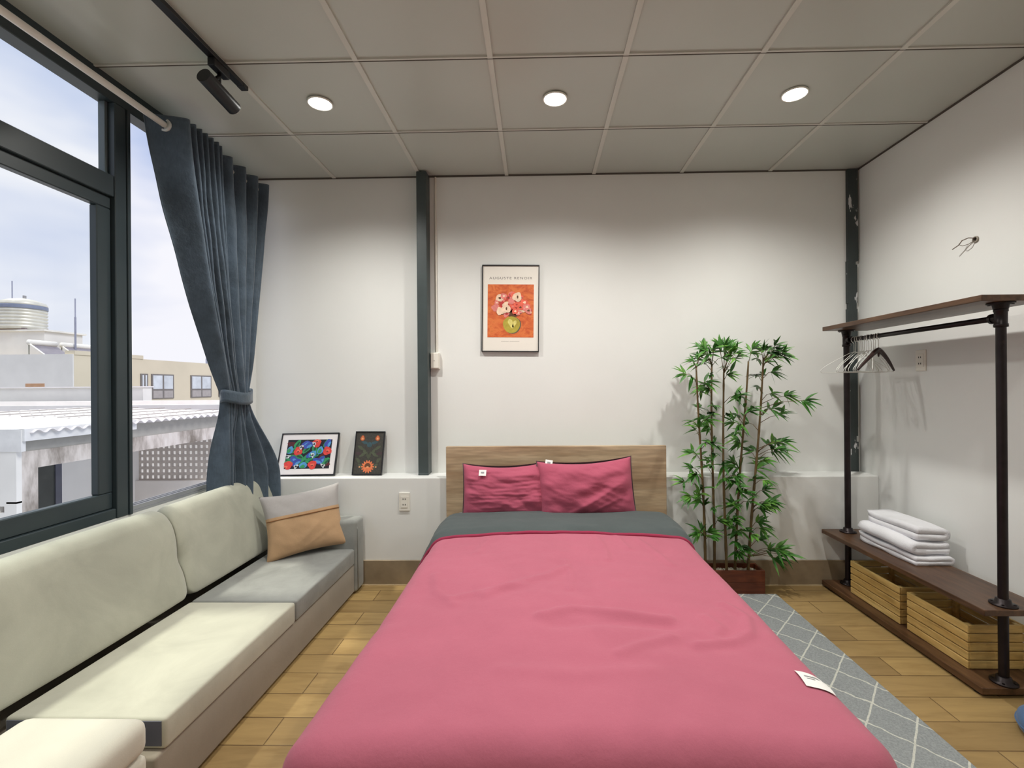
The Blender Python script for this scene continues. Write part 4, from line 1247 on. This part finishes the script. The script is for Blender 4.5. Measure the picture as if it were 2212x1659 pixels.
# ------------------------------------------------------------------ blue pouf peeking in at the right
t = thing('pouf', 'round blue fabric floor pouf cut off at the right edge', 'pouf', (1.915, 1.735, 0))
M_blue = fabric('denim_blue_fabric', (74, 104, 142), 0.08, 0.9)
bm = B(); lathe(bm, [(0.0, 0.0), (0.132, 0.0), (0.145, 0.010), (0.150, 0.030), (0.146, 0.05), (0.132, 0.060), (0.06, 0.066), (0.0, 0.067)], (1.915, 1.735, 0.001), 40)
obj('cushion', bm, M_blue, t, True)
bm = B(); tube(bm, [(1.915 + 0.1505 * math.cos(2 * PI * k / 40), 1.735 + 0.1505 * math.sin(2 * PI * k / 40), 0.031) for k in range(40)], 0.003, 6, True); obj('piping', bm, M_blue, t, True)

# ------------------------------------------------------------------ outside
M_wht = plain('white_render', (232, 228, 222), 0.85, var=0.05, scale=2.0)
M_wht2 = plain('pale_grey_render', (224, 220, 216), 0.85, var=0.06, scale=1.0)
M_beige = plain('beige_render', (214, 202, 178), 0.85, var=0.05, scale=0.6)
M_roofm = plain('white_roof_sheet', (232, 226, 224), 0.6, var=0.05, scale=2)
M_dk = plain('dark_doorway', (62, 66, 64), 0.4, var=0.25, scale=3)
M_stain = None
def stained():
    m, nt, N, L, b = nmat('stained_concrete')
    f = tnoise(nt, 2.6, 5, mapped(nt, scale=(1, 1, 0.35)), 0.65)
    L.new(ramp(nt, f, [(0.34, lin(128, 118, 108)), (0.52, lin(206, 196, 188)), (0.7, lin(232, 226, 220))]), b.inputs['Base Color']); b.inputs['Roughness'].default_value = 0.9
    return m
M_stain = stained()
def perforated(bm, axis, fixed, a0, z0, nx, nz, px_, pz_, hole, depth, plane):
    """wall of blocks with square holes; axis 'x' runs along x at y=fixed"""
    for i in range(nx):
        for k in range(nz):
            A0 = a0 + i * px_; Z0 = z0 + k * pz_
            m0 = (px_ - hole) / 2; n0 = (pz_ - hole) / 2
            for (u0, u1, w0, w1) in [(A0, A0 + px_, Z0, Z0 + n0), (A0, A0 + px_, Z0 + pz_ - n0, Z0 + pz_), (A0, A0 + m0, Z0 + n0, Z0 + pz_ - n0), (A0 + px_ - m0, A0 + px_, Z0 + n0, Z0 + pz_ - n0)]:
                box(bm, u0, u1, fixed, fixed + depth, w0, w1)
t = thing('rooftop_terrace', 'neighbouring white rooftop terrace with corrugated roof and perforated block wall', 'building', (-7, 7.4, -6))
bm = B(); box(bm, -6.2, -6.0, 5.42, 9.4, 0.36, 0.57); obj('fascia_beam', bm, M_stain, t)
bm = B(); box(bm, -6.25, -6.0, 5.42, 5.60, -6, 0.36); obj('column', bm, M_stain, t)
bm = B(); box(bm, -8.2, -8.0, 5.3, 9.4, -6, 0.6); bw = obj('back_wall', bm, plain('bright_white_render', (244, 242, 238), 0.85, var=0.03, scale=1.5), t)
bm = B(); box(bm, -8.0, -7.97, 7.30, 7.80, -0.78, 0.09); dd = obj('doorway', bm, M_dk, bw)
bm = B(); box(bm, -7.97, -7.95, 7.70, 7.80, -0.78, 0.09); obj('door_post', bm, plain('grey_blue_post', (96, 98, 112), 0.6), dd)
bm = B(); perforated(bm, 'x', 9.4, -8.0, -0.54, 18, 8, 0.1105, 0.1215, 0.068, 0.035, 0); obj('perforated_wall', bm, plain('warm_grey_block', (196, 188, 180), 0.85), t)
bm = B(); box(bm, -8.2, -5.2, 9.30, 9.5, -6, -0.54); obj('lower_wall', bm, M_wht, t)
bm = B(); box(bm, -8.2, -6.0, 5.3, 9.4, -1.8, -1.7); obj('terrace_floor', bm, M_wht2, t)
bm = B(); box(bm, -8.6, -6.0, 5.36, 5.42, -0.02, 0.58); box(bm, -6.12, -6.0, 5.36, 5.42, -6, 0.0)
perforated(bm, 'x', 5.36, -6.62, -1.1, 4, 8, 0.125, 0.135, 0.075, 0.06, 0)
box(bm, -8.6, -6.62, 5.36, 5.42, -6, 0.0); box(bm, -6.62, -6.0, 5.36, 5.42, -6, -1.1); obj('end_wall', bm, M_wht, t)
bm = B(); box(bm, -7.2, -5.93, 5.35, 5.40, 0.58, 0.84); box(bm, -5.98, -5.90, 5.36, 6.9, 0.70, 0.84); obj('gutter', bm, plain('white_gutter', (222, 220, 218), 0.5), t)
bm = B(); box(bm, -6.05, -6.01, 5.40, 9.4, 0.57, 0.80); obj('eave_board', bm, plain('grey_eave', (168, 164, 156), 0.7), t)
bm = B()
def corr(u, v):
    y = 5.42 + 4.2 * u; x = -5.86 - 3.4 * v
    return Vector((x, y, 0.80 + 0.10 * v + 0.020 * math.sin(y * 2 * PI / 0.16)))
grid(bm, 300, 6, corr); o = obj('corrugated_roof', bm, M_roofm, t, True)
o.modifiers.new('t', 'SOLIDIFY').thickness = 0.01
bm = B()
for k in range(6): box(bm, -6.0 - 0.55 * k, -5.97 - 0.55 * k, 6.9, 9.6, 0.845 + 0.016 * k, 0.857 + 0.016 * k)
obj('roof_battens', bm, plain('grey_batten', (150, 142, 138), 0.7), t)

t = thing('flat_roof_building', 'low white flat-roofed building behind the terrace roof', 'building', (-10, 11, -6))
bm = B(); box(bm, -15.0, -4.0, 10.8, 12.5, -6, 0.78); obj('roof_slab', bm, M_wht, t)
bm = B(); box(bm, -15.0, -4.0, 10.8, 10.95, 0.78, 0.92); box(bm, -15, -5, 12.3, 12.5, 0.78, 0.98); obj('parapet', bm, M_roofm, t)
t = thing('parapet_block', 'tall plain white rooftop parapet left of the window mullion', 'building', (-13, 13.2, -6))
bm = B(); box(bm, -17.0, -10.93, 13.0, 13.3, -6, 1.335); obj('wall', bm, M_wht, t)
bm = B(); box(bm, -17.0, -10.90, 12.96, 13.34, 1.335, 1.37); obj('coping', bm, M_roofm, t)

t = thing('apartment_building', 'long beige building with a row of windows beyond the terrace', 'building', (-20, 24, -8))
bm = B(); box(bm, -27, -17.83, 18.0, 34, -8, 2.25); box(bm, -18.0, -17.83, 18.0, 34, 2.25, 2.64); aw = obj('walls', bm, M_beige, t)
bm = B(); box(bm, -27, -17.84, 17.95, 18.0, -8, 2.66); obj('end_wall', bm, M_wht2, t)
bm = B(); box(bm, -19.7, -18.95, 17.94, 17.96, 1.2, 1.53); obj('alcove', bm, plain('clay_alcove', (196, 152, 118), 0.8), t)
bm = B(); box(bm, -18.2, -17.80, 18.0, 21.2, 2.64, 2.80); obj('parapet', bm, M_beige, t)
M_wref = plain('painted_sky_reflection_glass', (206, 210, 214), 0.25, var=0.15, scale=2)  # pale base colour paints in the reflected sky
M_wfr = plain('grey_window_frame', (120, 114, 110), 0.6)
for (y0, y1) in [(21.05, 21.45), (21.65, 23.0), (24.15, 25.7), (26.3, 27.6), (29, 30.3)]:
    bm = B(); box(bm, -17.86, -17.79, y0, y1, 0.82, 1.98); f_ = obj('window', bm, M_wfr, t)
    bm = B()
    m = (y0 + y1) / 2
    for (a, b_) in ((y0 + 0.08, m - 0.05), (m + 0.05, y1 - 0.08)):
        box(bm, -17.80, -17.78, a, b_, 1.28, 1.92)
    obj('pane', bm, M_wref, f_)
    bm = B()
    for (a, b_) in ((y0 + 0.08, m - 0.05), (m + 0.05, y1 - 0.08)):
        box(bm, -17.80, -17.78, a, b_, 0.86, 1.20)
    obj('lower_pane', bm, plain('dim_lower_pane', (168, 160, 156), 0.3), f_)
t = thing('rooftop_hut', 'small pale rooftop room under the steel water tank', 'building', (-22.5, 20.5, 2.25))
bm = B(); box(bm, -24.5, -20.9, 19.8, 21.5, 2.25, 3.78); obj('walls', bm, M_wht2, t)
bm = B(); box(bm, -24.6, -20.8, 19.7, 21.6, 3.78, 3.85); obj('roof', bm, M_wht, t)
t = thing('water_tank', 'ribbed cylindrical steel water tank on the far rooftop', 'water tank', (-22.4, 20.3, 3.85))
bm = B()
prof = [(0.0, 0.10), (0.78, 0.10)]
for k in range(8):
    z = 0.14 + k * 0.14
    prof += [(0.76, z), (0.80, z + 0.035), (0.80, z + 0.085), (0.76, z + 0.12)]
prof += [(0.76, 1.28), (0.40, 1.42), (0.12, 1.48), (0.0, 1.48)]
lathe(bm, prof, (-22.4, 20.3, 3.80), 40); obj('tank_body', bm, plain('hazed_warm_steel', (212, 208, 196), 0.4, metal=0.15, var=0.12, scale=2), t, True)  # steel colour paled to paint in the distance haze
bm = B(); lathe(bm, [(0.807, 0.98), (0.812, 1.0), (0.812, 1.12), (0.807, 1.14)], (-22.4, 20.3, 3.80), 40); obj('painted_band', bm, plain('blue_grey_band', (120, 128, 150), 0.5), t, True)
bm = B(); box(bm, -23.1, -21.7, 19.75, 19.85, 3.85, 3.92); box(bm, -23.1, -21.7, 20.75, 20.85, 3.85, 3.92); obj('stand', bm, plain('rusty_stand', (122, 106, 104), 0.7), t)
bm = B(); cyl(bm, (-22.30, 20.3, 5.2), (-22.30, 20.3, 5.40), 0.06, 10); obj('lid_spout', bm, plain('grey_spout', (150, 148, 150), 0.5), t)
for (x, y, z0, z1, lab) in [(-22.85, 20.3, 3.85, 6.05, 'thin lightning rod rising behind the water tank'), (-19.80, 20.05, 2.25, 5.20, 'thin grey antenna mast right of the water tank')]:
    t = thing('antenna_mast', lab, 'antenna', (x, y, z0))
    bm = B(); cyl(bm, (x, y, z0), (x, y, z1 - 0.8), 0.035, 8); obj('lower_pole', bm, plain('grey_mast', (140, 142, 160), 0.5), t)
    bm = B(); cyl(bm, (x, y, z1 - 0.8), (x, y, z1), 0.022, 8); obj('upper_pole', bm, plain('grey_mast_tip', (150, 152, 170), 0.5), t)
for (y0, y1, lab) in [(18.35, 19.40, 'rooftop solar water heater nearer the water tank'), (19.65, 21.9, 'rooftop solar water heater beside the window frame edge')]:
    x = -20.0
    t = thing('solar_heater', lab, 'solar heater', (x, (y0 + y1) / 2, 2.25))
    bm = B(); cyl(bm, (x, y0, 3.17), (x, y1, 3.17), 0.11, 16); obj('storage_tank', bm, M_wht, t, True)
    bm = B(); poly(bm, [(x + 0.06, y0 + 0.05, 3.07), (x + 0.06, y1, 3.07), (x + 1.15, y1, 2.27), (x + 1.15, y0 + 0.05, 2.27)]); o = obj('tube_panel', bm, plain('grey_collector', (136, 130, 138), 0.4, var=0.1), t); o.modifiers.new('t', 'SOLIDIFY').thickness = 0.03
    bm = B(); cyl(bm, (x + 0.06, y0, 3.09), (x + 1.15, y0, 2.29), 0.03, 8); obj('side_rail', bm, M_wht, t, True)
    for yy in (y0 + 0.05, y1 - 0.05):
        bm = B(); cyl(bm, (x - 0.05, yy, 2.25), (x - 0.05, yy, 3.1), 0.02, 8); obj('leg', bm, plain('steel_leg', (150, 150, 140), 0.5), t)
t = thing('distant_rooftop', 'distant grey rooftop with a small hut on the skyline', 'building', (-44, 64, -8))
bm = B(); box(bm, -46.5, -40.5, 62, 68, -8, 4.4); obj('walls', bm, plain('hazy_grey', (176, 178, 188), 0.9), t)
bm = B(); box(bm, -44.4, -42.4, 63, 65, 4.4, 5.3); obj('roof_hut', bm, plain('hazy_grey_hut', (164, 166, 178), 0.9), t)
bm = B(); box(bm, -120, -2.6, -40, 140, -8.2, -8.0)
o = struct('ground', bm, plain('street_ground', (150, 148, 142), 0.9, scale=0.2))

sun = bpy.data.lights.new('facade_fill_sun', 'SUN'); so = bpy.data.objects.new('facade_fill_sun', sun); C.objects.link(so)
sun.energy = 1.7; sun.angle = math.radians(25); sun.color = (1.0, 0.97, 0.94)  # added lamp from behind the room, brightens the facades outside
so.rotation_euler = Vector((-0.75, 0.30, -0.85)).to_track_quat('-Z', 'Y').to_euler()

sk = bpy.data.lights.new('high_cloud_sun', 'SUN'); ko = bpy.data.objects.new('high_cloud_sun', sk); C.objects.link(ko)
sk.energy = 2.4; sk.angle = math.radians(5); sk.color = (1.0, 0.97, 0.84)  # added sun lamp, stands in for high cloud light on the near seat
ko.rotation_euler = Vector((0.48, 0.0, -1.0)).to_track_quat('-Z', 'Y').to_euler()
